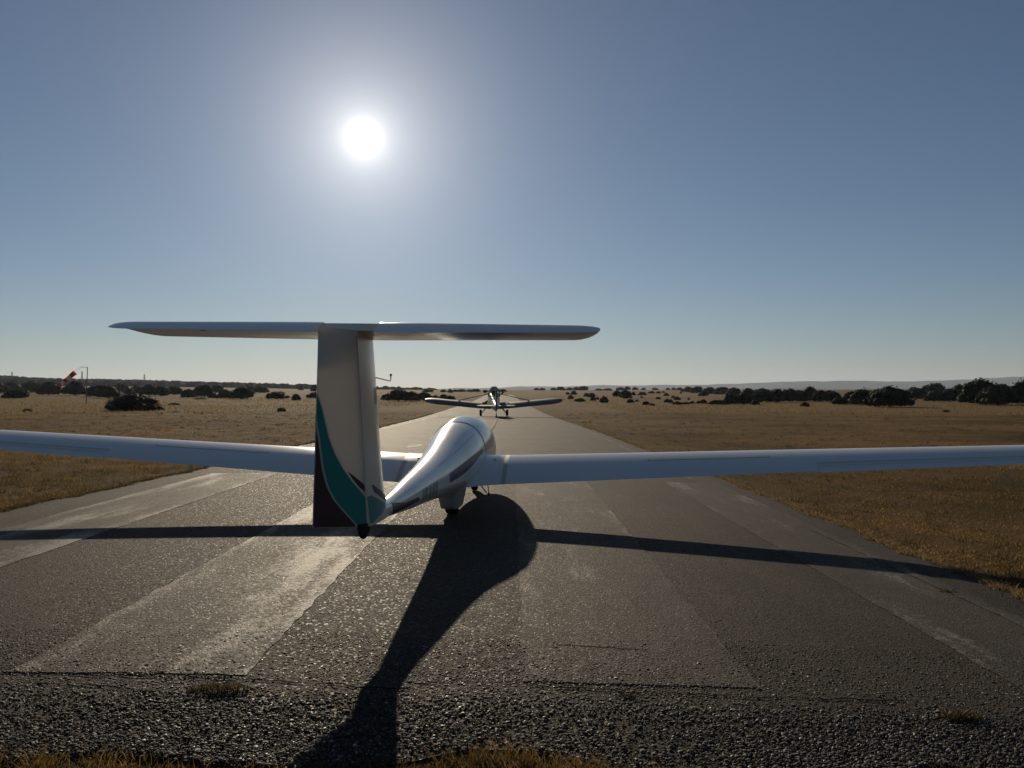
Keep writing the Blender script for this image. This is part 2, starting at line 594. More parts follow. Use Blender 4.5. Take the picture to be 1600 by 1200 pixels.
def build_runway():
    ys = np.concatenate([np.arange(0, 40, .22) ** 1.0, np.geomspace(40.2, 300, 120)])
    ys = ys[ys >= 0]
    nx = 44
    V = []; idx = {}
    rows = [None] + [y for y in ys if y > 3.8]
    for i, y in enumerate(rows):
        for j in range(nx + 1):
            t = j / nx
            if y is None:
                yy = 3.6; x = left_edge(yy) * (1 - t) + right_edge(yy) * t
                yy = near_edge(x)
            else:
                yy = y; x = left_edge(y) * (1 - t) + right_edge(y) * t
            z = float(E(x, yy)) + RW_Z + .00012 * yy
            if j in (0, nx) or i == 0:
                z -= .014
            V.append((x, yy, z))
    f = []
    n = nx + 1
    for i in range(len(rows) - 1):
        for j in range(nx):
            a = i * n + j
            f.append((a, a + 1, a + 1 + n, a + n))
    # outer skirt down into the ground
    def skirt(seq):
        base = len(V)
        for k in seq:
            x, y, z = V[k]
            V.append((x, y, z - .05))
        for k in range(len(seq) - 1):
            f.append((seq[k], base + k, base + k + 1, seq[k + 1]))
    skirt(list(range(0, n)))
    skirt([i * n for i in range(len(rows))][::-1])
    skirt([i * n + nx for i in range(len(rows))])
    o = mesh_obj('runway', V, f, M['asphalt'], smooth=True, angle=60)
    return tag(o, 'cracked grey asphalt runway running away towards the horizon', None, None, 'structure')


runway = build_runway()


def sheet(name, x0, x1, y0, y1, mat, parent, dz=.004, nx=8, step=.12, ragged=.012):
    ny = max(2, int((y1 - y0) / step)); V = []; f = []
    for i in range(ny + 1):
        y = y0 + (y1 - y0) * i / ny
        for j in range(nx + 1):
            x = x0 + (x1 - x0) * j / nx
            xx = x + (ragged * random.uniform(-1, 1) if j in (0, nx) else 0)
            yy = y + (ragged * random.uniform(-1, 1) if i in (0, ny) else 0)
            V.append((xx, yy, float(E(xx, yy)) + RW_Z + .00012 * yy + dz))
    n = nx + 1
    for i in range(ny):
        for j in range(nx):
            a = i * n + j
            f.append((a, a + 1, a + 1 + n, a + n))
    return mesh_obj(name, V, f, mat, parent)


for x0, x1, y1 in ((-5.2, -4.05, 14.4), (-2.5, -1.33, 14.4), (.06, 1.24, 14.4), (2.62, 3.55, 14.4)):
    sheet('threshold_bar', x0, x1, 4.14, y1, M['paint'] if x1 < 0 else M['paint2'], runway)
sheet('edge_line', 3.40, 3.48, 5.2, 9.5, M['paint'], runway, .009, 2)
sheet('edge_line', 3.18, 3.28, 14.9, 34, M['paint'], runway, .004, 2)
sheet('centre_line', -1.60, -1.50, 37, 49, M['paint'], runway, .006, 2)
sheet('centre_line', -.96, -.88, 35, 49, M['paint'], runway, .006, 2)
sheet('runway_mark', -2.78, -2.48, 21.7, 23.1, M['paint'], runway, .005, 2)
sheet('edge_line', -5.50, -5.36, 24, 62, M['paint'], runway, .006, 2)

# cracks: thin grooves filled with dark grit
def crack(pts, w=.014):
    V = []; f = []
    P = []
    for a, b_ in zip(pts[:-1], pts[1:]):
        n = max(2, int(math.dist(a, b_) / .06))
        for k in range(n):
            t = k / n
            P.append((a[0] + (b_[0] - a[0]) * t + random.uniform(-.012, .012), a[1] + (b_[1] - a[1]) * t + random.uniform(-.018, .018)))
    P.append(pts[-1])
    for i, (x, y) in enumerate(P):
        ww = w * random.uniform(.25, 1.2)
        z = float(E(x, y)) + RW_Z + .0065
        V += [(x, y - ww / 2, z), (x, y + ww / 2, z)]
    for i in range(len(P) - 1):
        f.append((2 * i, 2 * i + 2, 2 * i + 3, 2 * i + 1))
    return mesh_obj('crack', V, f, M['gap'], runway)


crack([(-2.75, 4.13), (-2.0, 4.09), (-1.2, 4.06), (-.5, 3.98)])
crack([(-2.5, 3.95), (-2.0, 3.97), (-1.6, 3.86)], .012)
crack([(-.95, 3.83), (-.55, 3.86)], .012)
crack([(.05, 4.07), (.6, 4.02), (1.2, 4.0), (1.9, 4.03)], .014)
crack([(.25, 4.75), (.75, 4.70)], .012)
crack([(1.9, 3.62), (2.5, 3.60)], .01)

# ------------------------------------------------------------------ stone chips of the worn surface
def build_chips():
    xs, ys, ss = [], [], []
    def add(n, y0, y1, smin, smax, pw=1.0):
        y = y0 + (y1 - y0) * rng.random(n) ** pw
        lim = .66 * y + .2
        x = (rng.random(n) * 2 - 1) * lim
        xs.append(x); ys.append(y); ss.append(smin + (smax - smin) * rng.random(n) ** 3.6)
    add(80000, 3.05, 4.9, .0022, .0098, 1.25)
    add(26000, 4.1, 8.0, .003, .0075, 1.5)
    x = np.concatenate(xs); y = np.concatenate(ys); s = np.concatenate(ss)
    inbar = np.zeros(len(x), bool)
    for x0, x1 in ((-5.2, -4.05), (-2.5, -1.33), (.06, 1.24), (2.57, 3.45)):
        inbar |= (x > x0) & (x < x1) & (y > 4.14)
    re = np.array([right_edge(v) for v in y]); ne = np.array([near_edge(v) for v in x])
    patch = np.sin(x * 2.1 + 1) * np.sin(y * 3.3) + np.sin(x * 5.3 + y * 4.1) * .5
    keep = (~inbar | (rng.random(len(x)) < .45)) & (x < re - .05) & (y > ne + .01) & (rng.random(len(x)) < (.72 + .28 * patch) * np.where(s > .0062, np.clip((4.95 - y) / 1.2, 0, 1), np.clip((8.0 - y) / 4.0, 0, 1)))
    x, y, s = x[keep], y[keep], s[keep]
    n = len(x)
    inb2 = np.zeros(n, bool)
    for x0, x1 in ((-5.2, -4.05), (-2.5, -1.33), (.06, 1.24), (2.62, 3.55)):
        inb2 |= (x > x0) & (x < x1) & (y > 4.12)
    z = E(x, y) + RW_Z + .001 + .0035 * inb2
    base = np.array([[-1, -1], [1, -1], [1, 1], [-1, 1]], float)
    ang = rng.random(n) * 6.283
    ca, sa = np.cos(ang), np.sin(ang)
    asp = .55 + .75 * rng.random(n)
    tall = rng.random(n) ** 2
    V = np.zeros((n, 8, 3))
    for lvl in range(2):
        sc = 1.0 if lvl == 0 else .45 + .3 * rng.random(n)
        for k in range(4):
            jx = base[k, 0] * (1 + .35 * (rng.random(n) - .5)); jy = base[k, 1] * asp * (1 + .35 * (rng.random(n) - .5))
            jx, jy = jx * s * sc, jy * s * sc
            V[:, lvl * 4 + k, 0] = x + jx * ca - jy * sa
            V[:, lvl * 4 + k, 1] = y + jx * sa + jy * ca
            V[:, lvl * 4 + k, 2] = z - .003 if lvl == 0 else z + .0008 + s * (.10 + .32 * tall) + s * .22 * (rng.random(n) - .5)
    fq = np.array([[4, 5, 6, 7], [0, 1, 5, 4], [1, 2, 6, 5], [2, 3, 7, 6], [3, 0, 4, 7]])
    Fq = (np.arange(n)[:, None, None] * 8 + fq[None]).reshape(-1, 4)
    o = np_mesh('stone_chips', V.reshape(-1, 3), Fq, M['chips'])
    tag(o, 'loose stone chips bedded in the near end of the runway', 'gravel', None, 'stuff')


build_chips()

# ------------------------------------------------------------------ grass
def blades(name, x, y, h, w, mat, label, lean=.5, cat='grass', z0=None, bend=True):
    n = len(x)
    z = E(x, y) - .006 if z0 is None else z0
    ang = rng.random(n) * 6.283
    wx, wy = np.cos(ang) * w * .5, np.sin(ang) * w * .5
    la = rng.random(n) * 6.283; ll = lean * (.3 + rng.random(n)) * h
    lx, ly = np.cos(la) * ll, np.sin(la) * ll
    V = np.zeros((n, 5, 3))
    V[:, 0] = np.stack([x - wx, y - wy, z], -1)
    V[:, 1] = np.stack([x + wx, y + wy, z], -1)
    V[:, 2] = np.stack([x + wx * .8 + lx * .35, y + wy * .8 + ly * .35, z + h * .6], -1)
    V[:, 3] = np.stack([x - wx * .8 + lx * .35, y - wy * .8 + ly * .35, z + h * .6], -1)
    V[:, 4] = np.stack([x + lx, y + ly, z + h], -1)
    tri = np.array([[0, 1, 2], [0, 2, 3], [3, 2, 4]])
    Fq = (np.arange(n)[:, None, None] * 5 + tri[None]).reshape(-1, 3)
    o = np_mesh(name, V.reshape(-1, 3), Fq, mat)
    if label:
        tag(o, label, cat, None, 'stuff')
    return o


def field_pts(n, side, ymin, ymax, lim=.68):
    """points beside the runway, thinner with distance"""
    u = rng.random(n)
    y = ymin * (ymax / ymin) ** u
    yy = np.clip(y, 0, 290)
    e = np.array([(right_edge(v) if side > 0 else left_edge(v)) for v in yy])
    far = lim * y + 1.0
    if side > 0:
        ok = far > e
        x = e + (far - e) * rng.random(n) ** .9
    else:
        ok = -far < e
        x = e - (far + e) * rng.random(n) ** .9
    return x[ok], y[ok]


def clump(x, y, k, spread):
    """turn points into clusters"""
    n = len(x)
    X = np.repeat(x, k) + rng.normal(0, 1, n * k) * np.repeat(spread * (.4 + rng.random(n)), k)
    Y = np.repeat(y, k) + rng.normal(0, 1, n * k) * np.repeat(spread * (.4 + rng.random(n)), k)
    return X, Y


for side, ymin, nm in ((1, 5.6, 'short dry mown grass on the right of the runway'), (-1, 9.2, 'short dry mown grass on the left of the runway')):
    x, y = field_pts(24000, side, ymin, 75)
    X, Y = clump(x, y, 8, .10)
    ok = np.array([(a > right_edge(min(b_, 290)) - .06) if side > 0 else (a < left_edge(min(b_, 290)) + .06) for a, b_ in zip(X, Y)])
    X, Y = X[ok], Y[ok]
    pn = np.sin(X * .9 + 2 * np.sin(Y * .31)) * np.sin(Y * .7 + 1.5 * np.sin(X * .4)) + .5 * np.sin(X * 3.1 + Y * 2.3)
    ok = rng.random(len(X)) < np.clip(.72 + .45 * pn, .12, 1)
    X, Y = X[ok], Y[ok]
    sc = 1 + Y / 30
    h = (.009 + .026 * rng.random(len(X)) ** 1.7) * (1 + Y / 55)
    blades('mown_grass', X, Y, h, .0055 * sc, M['grass'], nm, .9)

# darker weeds and low clumps scattered through the mown grass
for side, ymin in ((1, 6.0), (-1, 9.5)):
    x, y = field_pts(600, side, ymin, 75)
    X, Y = clump(x, y, 26, .09)
    ok = np.array([(a > right_edge(min(b_, 290)) - .02) if side > 0 else (a < left_edge(min(b_, 290)) + .02) for a, b_ in zip(X, Y)])
    X, Y = X[ok], Y[ok]
    blades('field_weeds', X, Y, (.02 + .06 * rng.random(len(X)) ** 1.8) * (1 + Y / 70), .006 * (1 + Y / 30), M['weed'],
           'low dark weeds among the mown grass on the %s' % ('right' if side > 0 else 'left'), .8)

# straw fringe along the two edges of the asphalt
for side in (1, -1):
    n = 2600
    y = (5.5 if side > 0 else 9.0) * (7.5 ** rng.random(n))
    e = np.array([(right_edge(v) if side > 0 else left_edge(v)) for v in y])
    x = e + side * np.abs(rng.normal(0, .07, n)) - side * .03
    X, Y = clump(x, y, 7, .035)
    h = (.015 + .05 * rng.random(len(X)) ** 1.5)
    blades('edge_straw', X, Y, h, .006 * (1 + Y / 25), M['straw'] if side > 0 else M['weed'],
           'pale straw fringe along the right edge of the asphalt' if side > 0 else 'dark weedy fringe along the left edge of the asphalt', 1.1)

# tall straw beyond the mown strip
n = 42000
r = 76 * (260 / 76) ** rng.random(n)
a = np.radians(rng.uniform(-36, 36, n))
X, Y = np.sin(a) * r, np.cos(a) * r
keep = ((X < -14) | (X > 11)) & ~((np.abs(a) < .1) & (r < 120))
X, Y, r = X[keep], Y[keep], r[keep]
keep = rng.random(len(X)) < .35 + .65 * (np.sin(X / 9) * np.sin(Y / 13 + 1) > -.1)
X, Y, r = X[keep], Y[keep], r[keep]
blades('tall_straw', X, Y, .08 + .20 * rng.random(len(X)) ** 1.5, .05 * (r / 90), M['straw'], 'taller yellow straw beyond the mown strip', .5)

# the grassy bank at the photographer's feet
n = 1500
x = rng.uniform(-2.6, 2.7, n)
ne = np.array([near_edge(v) for v in x])
thick = .35 + .65 * (np.clip(np.sin(x * 2.6 + .2) * .5 + np.sin(x * 6 + 1) * .3 + .35, 0, 1))
y = ne - .02 - rng.random(n) * .55 + .03 * thick
X, Y = clump(x, y, 16, .03)
hh = (.02 + .055 * rng.random(len(X)) ** 1.4) * np.repeat(.5 + .7 * thick, 16)
blades('bank_grass', X, Y, hh, .0028 + .002 * rng.random(len(X)), M['grass'], 'tangled dry grass along the near end of the runway', 1.0)


# ------------------------------------------------------------------ sailplane
GL = (-.986, 5.45, 0.0)
glider = empty('sailplane', (GL[0], GL[1], RW_Z + .017), (0, R(.8), R(-3.7)))
tag(glider, 'white two-seat sailplane with T-tail and teal and plum rudder on the runway', 'glider')

# fuselage stations: y, bottom, top, half width
ST = [(-.02, .545, .66, .040), (.20, .535, .655, .052), (.45, .522, .645, .060), (.67, .508, .637, .068), (1.0, .486, .652, .086),
      (1.4, .458, .682, .112), (1.9, .430, .718, .140), (2.4, .400, .755, .170), (3.0, .360, .815, .212), (3.5, .325, .882, .255),
      (4.0, .295, .965, .298), (4.5, .272, 1.045, .332), (5.0, .258, 1.100, .352), (5.4, .253, 1.122, .360), (5.8, .256, 1.118, .358),
      (6.2, .264, 1.080, .346), (6.6, .278, 1.005, .322), (7.0, .302, .898, .280), (7.3, .328, .800, .232), (7.55, .362, .705, .172),
      (7.72, .404, .620, .102), (7.80, .455, .555, .045)]
STA = np.array(ST)


def fus(y):
    """smooth station values"""
    k = np.clip(np.searchsorted(STA[:, 0], y) - 1, 0, len(STA) - 2)
    h = STA[k + 1, 0] - STA[k, 0]; t = (y - STA[k, 0]) / h
    out = []
    for c in (1, 2, 3):
        g = np.gradient(STA[:, c], STA[:, 0])
        out.append((2*t**3-3*t**2+1)*STA[k, c] + (t**3-2*t**2+t)*h*g[k] + (-2*t**3+3*t**2)*STA[k+1, c] + (t**3-t**2)*h*g[k+1])
    return out


def fus_pt(y, ang, off=0.0):
    """ang 0 = starboard, 90 = top"""
    bo, to, hw = fus(y)
    zm = bo + (to - bo) * .46
    c, s = math.cos(ang), math.sin(ang)
    e = .90
    x = (hw + off) * math.copysign(abs(c) ** e, c)
    z = zm + ((to - zm if s > 0 else zm - bo) + off) * math.copysign(abs(s) ** e, s)
    return Vector((x, y, z))


CAN0, CAN1 = 5.05, 7.35


def canopy_angle(y):
    """angle above which the shell is canopy"""
    if y <= CAN0 or y >= CAN1:
        return None
    return R(14)


NA = 48
ys_f = np.concatenate([np.linspace(-.02, 4.9, 50), np.linspace(4.98, 7.5, 40), np.linspace(7.53, 7.80, 10)])
rings = []
V = []; Fc = []; Fb = []
for y in ys_f:
    for j in range(NA):
        V.append(fus_pt(float(y), 2 * math.pi * j / NA))


def is_canopy(i, j):
    ym = .5 * (ys_f[i] + ys_f[i + 1]); am = 2 * math.pi * (j + .5) / NA
    if not (R(8) < am < R(172)):
        return False
    s = math.sin(am)
    # the rear frame leans back towards the top, the front comes down to a point
    y0 = 4.82 - .12 * s; y1 = 7.40 - .25 * (1 - s)
    return y0 < ym < y1


for i in range(len(ys_f) - 1):
    for j in range(NA):
        a_, b_ = i * NA + j, i * NA + (j + 1) % NA
        (Fc if is_canopy(i, j) else Fb).append((a_, b_, b_ + NA, a_ + NA))
Fb.append(tuple(reversed(range(NA))))
Fb.append(tuple(range((len(ys_f) - 1) * NA, len(ys_f) * NA)))


def sub_mesh(name, V, Fx, mat, parent):
    used = sorted({k for f in Fx for k in f}); mp_ = {k: i for i, k in enumerate(used)}
    return mesh_obj(name, [V[k] for k in used], [tuple(mp_[k] for k in f) for f in Fx], mat, parent, True, 50)


fuselage = sub_mesh('fuselage', V, Fb, M['gel'], glider)
canopy = sub_mesh('canopy', V, Fc, M['canopy'], glider)
# canopy frame: rear hoop and sills
hoop = [fus_pt(4.83 - .12 * math.sin(R(a_)), R(a_), .001) for a_ in range(8, 173, 6)]
tube('canopy_frame', hoop, .006, M['gel2'], canopy, 6)
# cockpit interior: floor pan, two seat backs, panel
loft('cockpit_tub', [[(-.28, 5.0, .62), (-.25, 5.0, .36), (.25, 5.0, .36), (.28, 5.0, .62)],
                     [(-.28, 6.9, .55), (-.22, 6.9, .38), (.22, 6.9, .38), (.28, 6.9, .55)]], M['seat'], glider, cap=False, closed=False, smooth=False)
for ysb in (5.35, 6.25):
    loft('seat_back', [[(-.20, ysb + .25, .42), (.20, ysb + .25, .42), (.20, ysb + .29, .42), (-.20, ysb + .29, .42)],
                       [(-.20, ysb - .02, .84), (.20, ysb - .02, .84), (.20, ysb + .02, .84), (-.20, ysb + .02, .84)],
                       [(-.09, ysb - .10, .98), (.09, ysb - .10, .98), (.09, ysb - .06, .98), (-.09, ysb - .06, .98)]], M['seat'], glider, smooth=False)
loft('rear_bulkhead', [[fus_pt(4.62, 2 * math.pi * k / 24, -.01) for k in range(24)], [fus_pt(4.65, 2 * math.pi * k / 24, -.01) for k in range(24)]], M['seat'], glider, smooth=False)

# dark stripe and registration on the starboard side, thin films on the skin
def skin_patch(name, rows, mat, parent, off=.0018):
    """rows: (y, angle low, angle high)"""
    V = []; f = []; n = 5
    for y, a0, a1 in rows:
        for k in range(n):
            V.append(fus_pt(y, R(a0 + (a1 - a0) * k / (n - 1)), off))
    for i in range(len(rows) - 1):
        for k in range(n - 1):
            a_ = i * n + k
            f.append((a_, a_ + 1, a_ + 1 + n, a_ + n))
    return mesh_obj(name, V, f, mat, parent, True)


for sgn in (1, -1):
    A = (lambda a_: a_) if sgn > 0 else (lambda a_: 180 - a_)
    skin_patch('plum_stripe', [(y, A(lo), A(hi)) for y, lo, hi in ((2.72, -6, 15), (3.1, -4, 17), (3.5, -1, 18), (3.9, 3, 18), (4.3, 8, 17), (4.6, 11, 15))], M['purple'], fuselage)
    skin_patch('plum_stripe', [(y, A(lo), A(hi)) for y, lo, hi in ((.62, -40, 40), (.72, -38, 34), (.85, -34, 16), (1.0, -26, 4), (1.2, -20, 2), (1.42, -16, 0), (1.46, -14, -6))], M['purple'], fuselage)
    # faded registration: only upright strokes can be made out in the photograph
    yy = 1.60
    for wd, lo, hi, gap in ((.034, -26, 14, .045), (.026, -22, 15, .022), (.030, -26, 16, .060), (.022, -18, 10, .030), (.036, -27, 16, .055),
                            (.026, -26, 8, .024), (.032, -24, 16, .050), (.024, -27, 15, .030), (.034, -26, 17, .040)):
        skin_patch('registration_stroke', [(yy, A(lo), A(hi)), (yy + wd, A(lo), A(hi))], M['reg'], fuselage)
        yy += wd + gap
# fine panel seam along the upper starboard side and a scratch
skin_patch('panel_seam', [(2.5, 52, 53), (3.2, 50, 50.8), (3.9, 48, 48.8), (4.5, 46, 46.6)], M['reg'], fuselage)

# --- fin
HB = Vector((0, 0, .545)); HT = Vector((0, -.345, 1.805))      # rudder hinge bottom and top


def hinge(h):
    return HB.lerp(HT, h)


def fin_le(h):
    y = .64 + (.165 - .64) * h
    return y + .42 * math.exp(-(h / .055)) * (1 if h > .055 else .75 + .25 * h / .055) * .5


def fin_half(f, c):
    """half thickness at chord fraction f from hinge(0) to leading edge(1), chord c"""
    return max(.0, (.036 + .020 * math.sin(math.pi * min(1, f * 1.1)) ) * math.sqrt(max(0, 1 - f ** 3.2)))


def fin_pt(h, f, side, off=0.0):
    H = hinge(h); yl = fin_le(h); c = yl - H.y
    t = fin_half(f, c) * (1.0 - .22 * h) * (1 + .35 * math.exp(-h / .08)) + off
    return Vector((side * t, H.y + c * f, H.z + .02 * f * 0))


NF = 14
rings = []
for h in [0, .03, .06, .09, .12, .16, .22, .3, .4, .5, .6, .7, .8, .9, 1.0]:
    fr = [1 - math.cos(k / NF * math.pi / 2) for k in range(NF + 1)]
    fr = [math.sin(k / NF * math.pi / 2) for k in range(NF + 1)]
    rg = [fin_pt(h, f, 1) for f in fr] + [fin_pt(h, f, -1) for f in reversed(fr[:-1])]
    rings.append(rg)
fin = loft('fin', rings, M['gel_thin'], glider, angle=45)

# --- rudder, deflected to port
DEL = R(25)
rd = Vector((-math.sin(DEL), -math.cos(DEL), 0)); rn = Vector((math.cos(DEL), -math.sin(DEL), 0))


def rud_c(h):
    return .472 + (.300 - .472) * h


def rud_pt(h, c, side, off=0.0):
    """c 0 at the hinge, 1 at the trailing edge"""
    H = hinge(h)
    t = (.034 * (1 - .25 * h)) * (1 - c) ** .9 + .0025 + off
    z = H.z + .045 * c * (1 - h) ** 3 * 1.2
    return Vector((H.x, H.y, z)) + rd * (rud_c(h) * c + .006) + rn * (side * t)


rings = []
for h in [0, .1, .2, .3, .4, .5, .6, .7, .8, .9, 1.0]:
    cs = [0, .12, .3, .5, .7, .85, 1.0]
    rg = [rud_pt(h, c, 1) for c in cs] + [rud_pt(h, c, -1) for c in reversed(cs)]
    rings.append(rg)
rudder = loft('rudder', rings, M['gel_thin'], glider, angle=35)
# rounded nose of the rudder in the hinge gap
tube('hinge_tube', [hinge(h) + Vector((0, -.004, 0)) for h in (0.01, .5, .99)], [.026, .023, .020], M['gel2'], rudder, 10)


# paint scheme: curves read off in photograph pixels, turned into (height, chord)
def px_h(py):
    return (829.0 - py) / (829.0 - 512.0)


def hinge_x(py):
    return 566 + (553 - 566) * (829 - py) / (829 - 525)


def te_x(py):
    return 487 + (498 - 487) * (832 - py) / (832 - 510)


def le_x(py):
    return 599 + (583 - 599) * (780 - py) / (780 - 530)


def to_c(px, py):
    return min(1.0, max(0.0, (hinge_x(py) - px) / (hinge_x(py) - te_x(py))))


def curve(pts, py):
    ys = [p[1] for p in pts]; xs = [p[0] for p in pts]
    return float(np.interp(py, ys, xs))


PUR = [(490, 640), (493, 665), (495, 680), (500, 730), (506, 758), (515, 780.5), (528.5, 800), (549, 827)]     # plum / teal line
TEA = [(492, 605), (496, 618), (500, 632), (505, 657), (509.7, 680), (518, 705.5), (530, 731), (545, 755), (562, 776), (570, 784)]


def rud_band(name, pys, lo, hi, mat, off, side):
    V = []; f = []; n = 6
    for py in pys:
        h = px_h(py)
        c0, c1 = to_c(lo(py), py), to_c(hi(py), py)
        for k in range(n):
            V.append(rud_pt(max(0, h), c0 + (c1 - c0) * k / (n - 1), side, off))
    for i in range(len(pys) - 1):
        for k in range(n - 1):
            a_ = i * n + k
            f.append((a_, a_ + 1, a_ + 1 + n, a_ + n))
    return mesh_obj(name, V, f, mat, rudder)


lin = lambda a_, b_, n: [a_ + (b_ - a_) * k / (n - 1) for k in range(n)]
for side in (1, -1):
    rud_band('teal_stripe', lin(608, 776, 30) + lin(779, 828, 12), lambda py: curve(PUR, py) if py > 640 else te_x(py), lambda py: min(curve(TEA, py), hinge_x(py)), M['teal'], .0012, side)
    rud_band('plum_panel', lin(641, 828.5, 34), lambda py: te_x(py), lambda py: curve(PUR, py), M['purple'], .0016, side)
    rud_band('pinstripe', lin(640, 828.5, 34), lambda py: curve(PUR, py) - .4, lambda py: curve(PUR, py) + 2.6, M['pin'], .0022, side)
    rud_band('pinstripe', lin(612, 775, 30), lambda py: curve(TEA, py) - .3, lambda py: curve(TEA, py) + 1.2, M['pin'], .0022, side)
    SL0 = [(537.5, 735.5), (545, 748), (555, 762), (566, 772)]
    SL1 = [(538, 735.5), (549, 745), (561.5, 756.5), (568, 766)]
    rud_band('plum_sliver', lin(735.6, 771, 14), lambda py: curve(SL0, py) - .2, lambda py: min(curve(SL1, py), hinge_x(py)), M['purple'], .0014, side)


def fin_band(name, pys, lo, hi, mat, off, side):
    V = []; f = []; n = 7
    for py in pys:
        h = max(0.0, px_h(py))
        f0 = (lo(py) - hinge_x(py)) / (le_x(py) - hinge_x(py)); f1 = (hi(py) - hinge_x(py)) / (le_x(py) - hinge_x(py))
        for k in range(n):
            ff = min(.96, max(.01, f0 + (f1 - f0) * k / (n - 1)))
            V.append(fin_pt(h, ff, side, off))
    for i in range(len(pys) - 1):
        for k in range(n - 1):
            a_ = i * n + k
            f.append((a_, a_ + 1, a_ + 1 + n, a_ + n))
    return mesh_obj(name, V, f, mat, fin)


for side in (1, -1):
    FT = [(567, 776), (570, 781), (580, 794), (591, 807), (594, 811)]
    FB = [(594, 808), (590, 810), (578, 818), (572, 822), (567, 826)]
    fin_band('teal_stripe', lin(779, 825, 14), lambda py: hinge_x(py), lambda py: min(curve(FT, py), curve(FB, py)) if py > 806 else curve(FT, py), M['teal'], .0014, side)
    P0 = [(569, 764), (572, 776), (582, 790), (593, 806)]
    P1 = [(570, 761), (578, 773), (590, 788), (600, 796), (602, 806)]
    fin_band('plum_stripe', lin(762, 805, 14), lambda py: curve(P0, py), lambda py: curve(P1, py), M['purple'], .0016, side)
    # sticker near the leading edge
    fin_band('sticker', [600, 607, 613], lambda py: 574.5, lambda py: 585, M['flag_grey'], .0014, side)
    fin_band('sticker', [613, 618, 622], lambda py: 574.5, lambda py: 585, M['flag_red'], .0014, side)
    fin_band('sticker', [622, 625, 628], lambda py: 574.5, lambda py: 583, M['flag_grey'], .0014, side)

# seam between fin shell halves
# tail wheel in its fairing
rings = []
for t in lin(0, 1, 9):
    yb = -.10 + .26 * t
    hw = .036 * math.sin(math.pi * (.12 + .76 * t)) ; dp = .10 * math.sin(math.pi * (.1 + .8 * t)) ** .7
    rings.append([(hw * math.cos(a_), yb, .555 - dp * max(0, math.sin(a_)) + .0) if math.sin(a_) > 0 else (hw * math.cos(a_), yb, .57) for a_ in (2 * math.pi * k / 16 for k in range(16))])
tail_skid = loft('tail_wheel_fairing', rings, M['rubber'], glider, angle=60)

# probe on the fin
LEp = fin_pt(px_h(581), 1.0, 1)
tube('probe', [LEp + Vector((0, -.05, .0)), LEp + Vector((0, .25, -.012)), LEp + Vector((0, .50, -.02)), LEp + Vector((0, .52, -.012)), LEp + Vector((0, .525, .018))], .0042, M['dark_metal'], glider, 8)
tube('probe_tip', [LEp + Vector((0, .525, .016)), LEp + Vector((0, .525, .034))], .0085, M['dark_metal'], glider, 8)

# --- tailplane
TP = R(-2.5)     # nose down
ZH = 1.838


def foil(t, n=12, camber=0.0):
    """unit section from the trailing edge over the top to the leading edge and back; x 0 = LE, 1 = TE"""
    xs = [.5 * (1 + math.cos(math.pi * k / n)) for k in range(n + 1)]
    th = lambda x: 5 * t * (.2969 * math.sqrt(x) - .126 * x - .3516 * x * x + .2843 * x ** 3 - .1036 * x ** 4)
    cm = lambda x: camber * 4 * x * (1 - x)
    up = [(x, cm(x) + th(x)) for x in xs]
    lo = [(x, cm(x) - th(x)) for x in reversed(xs)][1:-1]
    return up + lo


def tail_geo(s):
    """s = |x| / semi span: leading edge y, hinge y, trailing edge y"""
    le = .205 - .10 * s
    hg = -.35 - .0 * s
    te = -.565 + .075 * s
    if s > .9:
        q = (s - .9) / .1
        le -= (le - hg) * .85 * (1 - math.sqrt(max(0, 1 - q * q)))
        te += .09 * (1 - math.sqrt(max(0, 1 - q * q)))
    return le, hg, te


SEMI = 1.52
rings = []
ss = [-1, -.995, -.98, -.96, -.93, -.9, -.75, -.5, -.25, -.1, .1, .25, .5, .75, .9, .93, .96, .98, .995, 1]
for s in ss:
    le, hg, te = tail_geo(abs(s))
    ch = le - te
    rg = []
    fx = foil(.104, 12)
    lim = (le - hg) / ch
    for x, z in fx:
        xx = min(x, lim)
        if x > lim:
            zz = math.copysign(1, z) * 5 * .104 * (.2969*math.sqrt(lim)-.126*lim-.3516*lim**2+.2843*lim**3-.1036*lim**4) * (1 if abs(z) > 1e-6 else 0)
        else:
            zz = z
        yy = le - xx * ch; z0 = zz * ch * (1 if abs(s) < .9 else max(.25, math.sqrt(max(0, 1 - ((abs(s) - .9) / .103) ** 2))))
        rg.append(Vector((s * SEMI, hg + (yy - hg) * math.cos(TP), ZH - .012 + (yy - hg) * math.sin(TP) * 1 + z0)))
    rings.append(rg)
tailplane = loft('tailplane', rings, M['gel'], glider, angle=40)
DR = R(13)
for sg in (1, -1):
    rings = []
    for s in [.115, .2, .4, .6, .75, .9, .94, .97, .99, .998]:
        le, hg, te = tail_geo(s)
        ce = hg - te
        th = .032 * (1 - .35 * s) * (1 if s < .9 else max(.3, math.sqrt(max(0, 1 - ((s - .9) / .103) ** 2))))
        prof = [(0, 1), (.15, 1.0), (.5, .62), (.85, .22), (1, .06), (1, -.06), (.85, -.22), (.5, -.62), (.15, -1), (0, -1), (-.05, 0)]
        rings.append([Vector((sg * s * SEMI, hg - .006 - c * ce * math.cos(DR) - z * th * math.sin(DR) * .5, ZH - .012 - c * ce * math.sin(DR) + z * th * .95)) for c, z in prof])
    if sg < 0:
        rings = [list(reversed(r_)) for r_ in rings]
    loft('elevator', rings, M['gel'], tailplane, angle=35)
    for s in (.25, .62):
        box_mesh('hinge_bracket', (sg * s * SEMI, -.35, ZH - .038), (.012, .05, .018), M['metal'], tailplane)

# --- wings
WING_S = 8.6


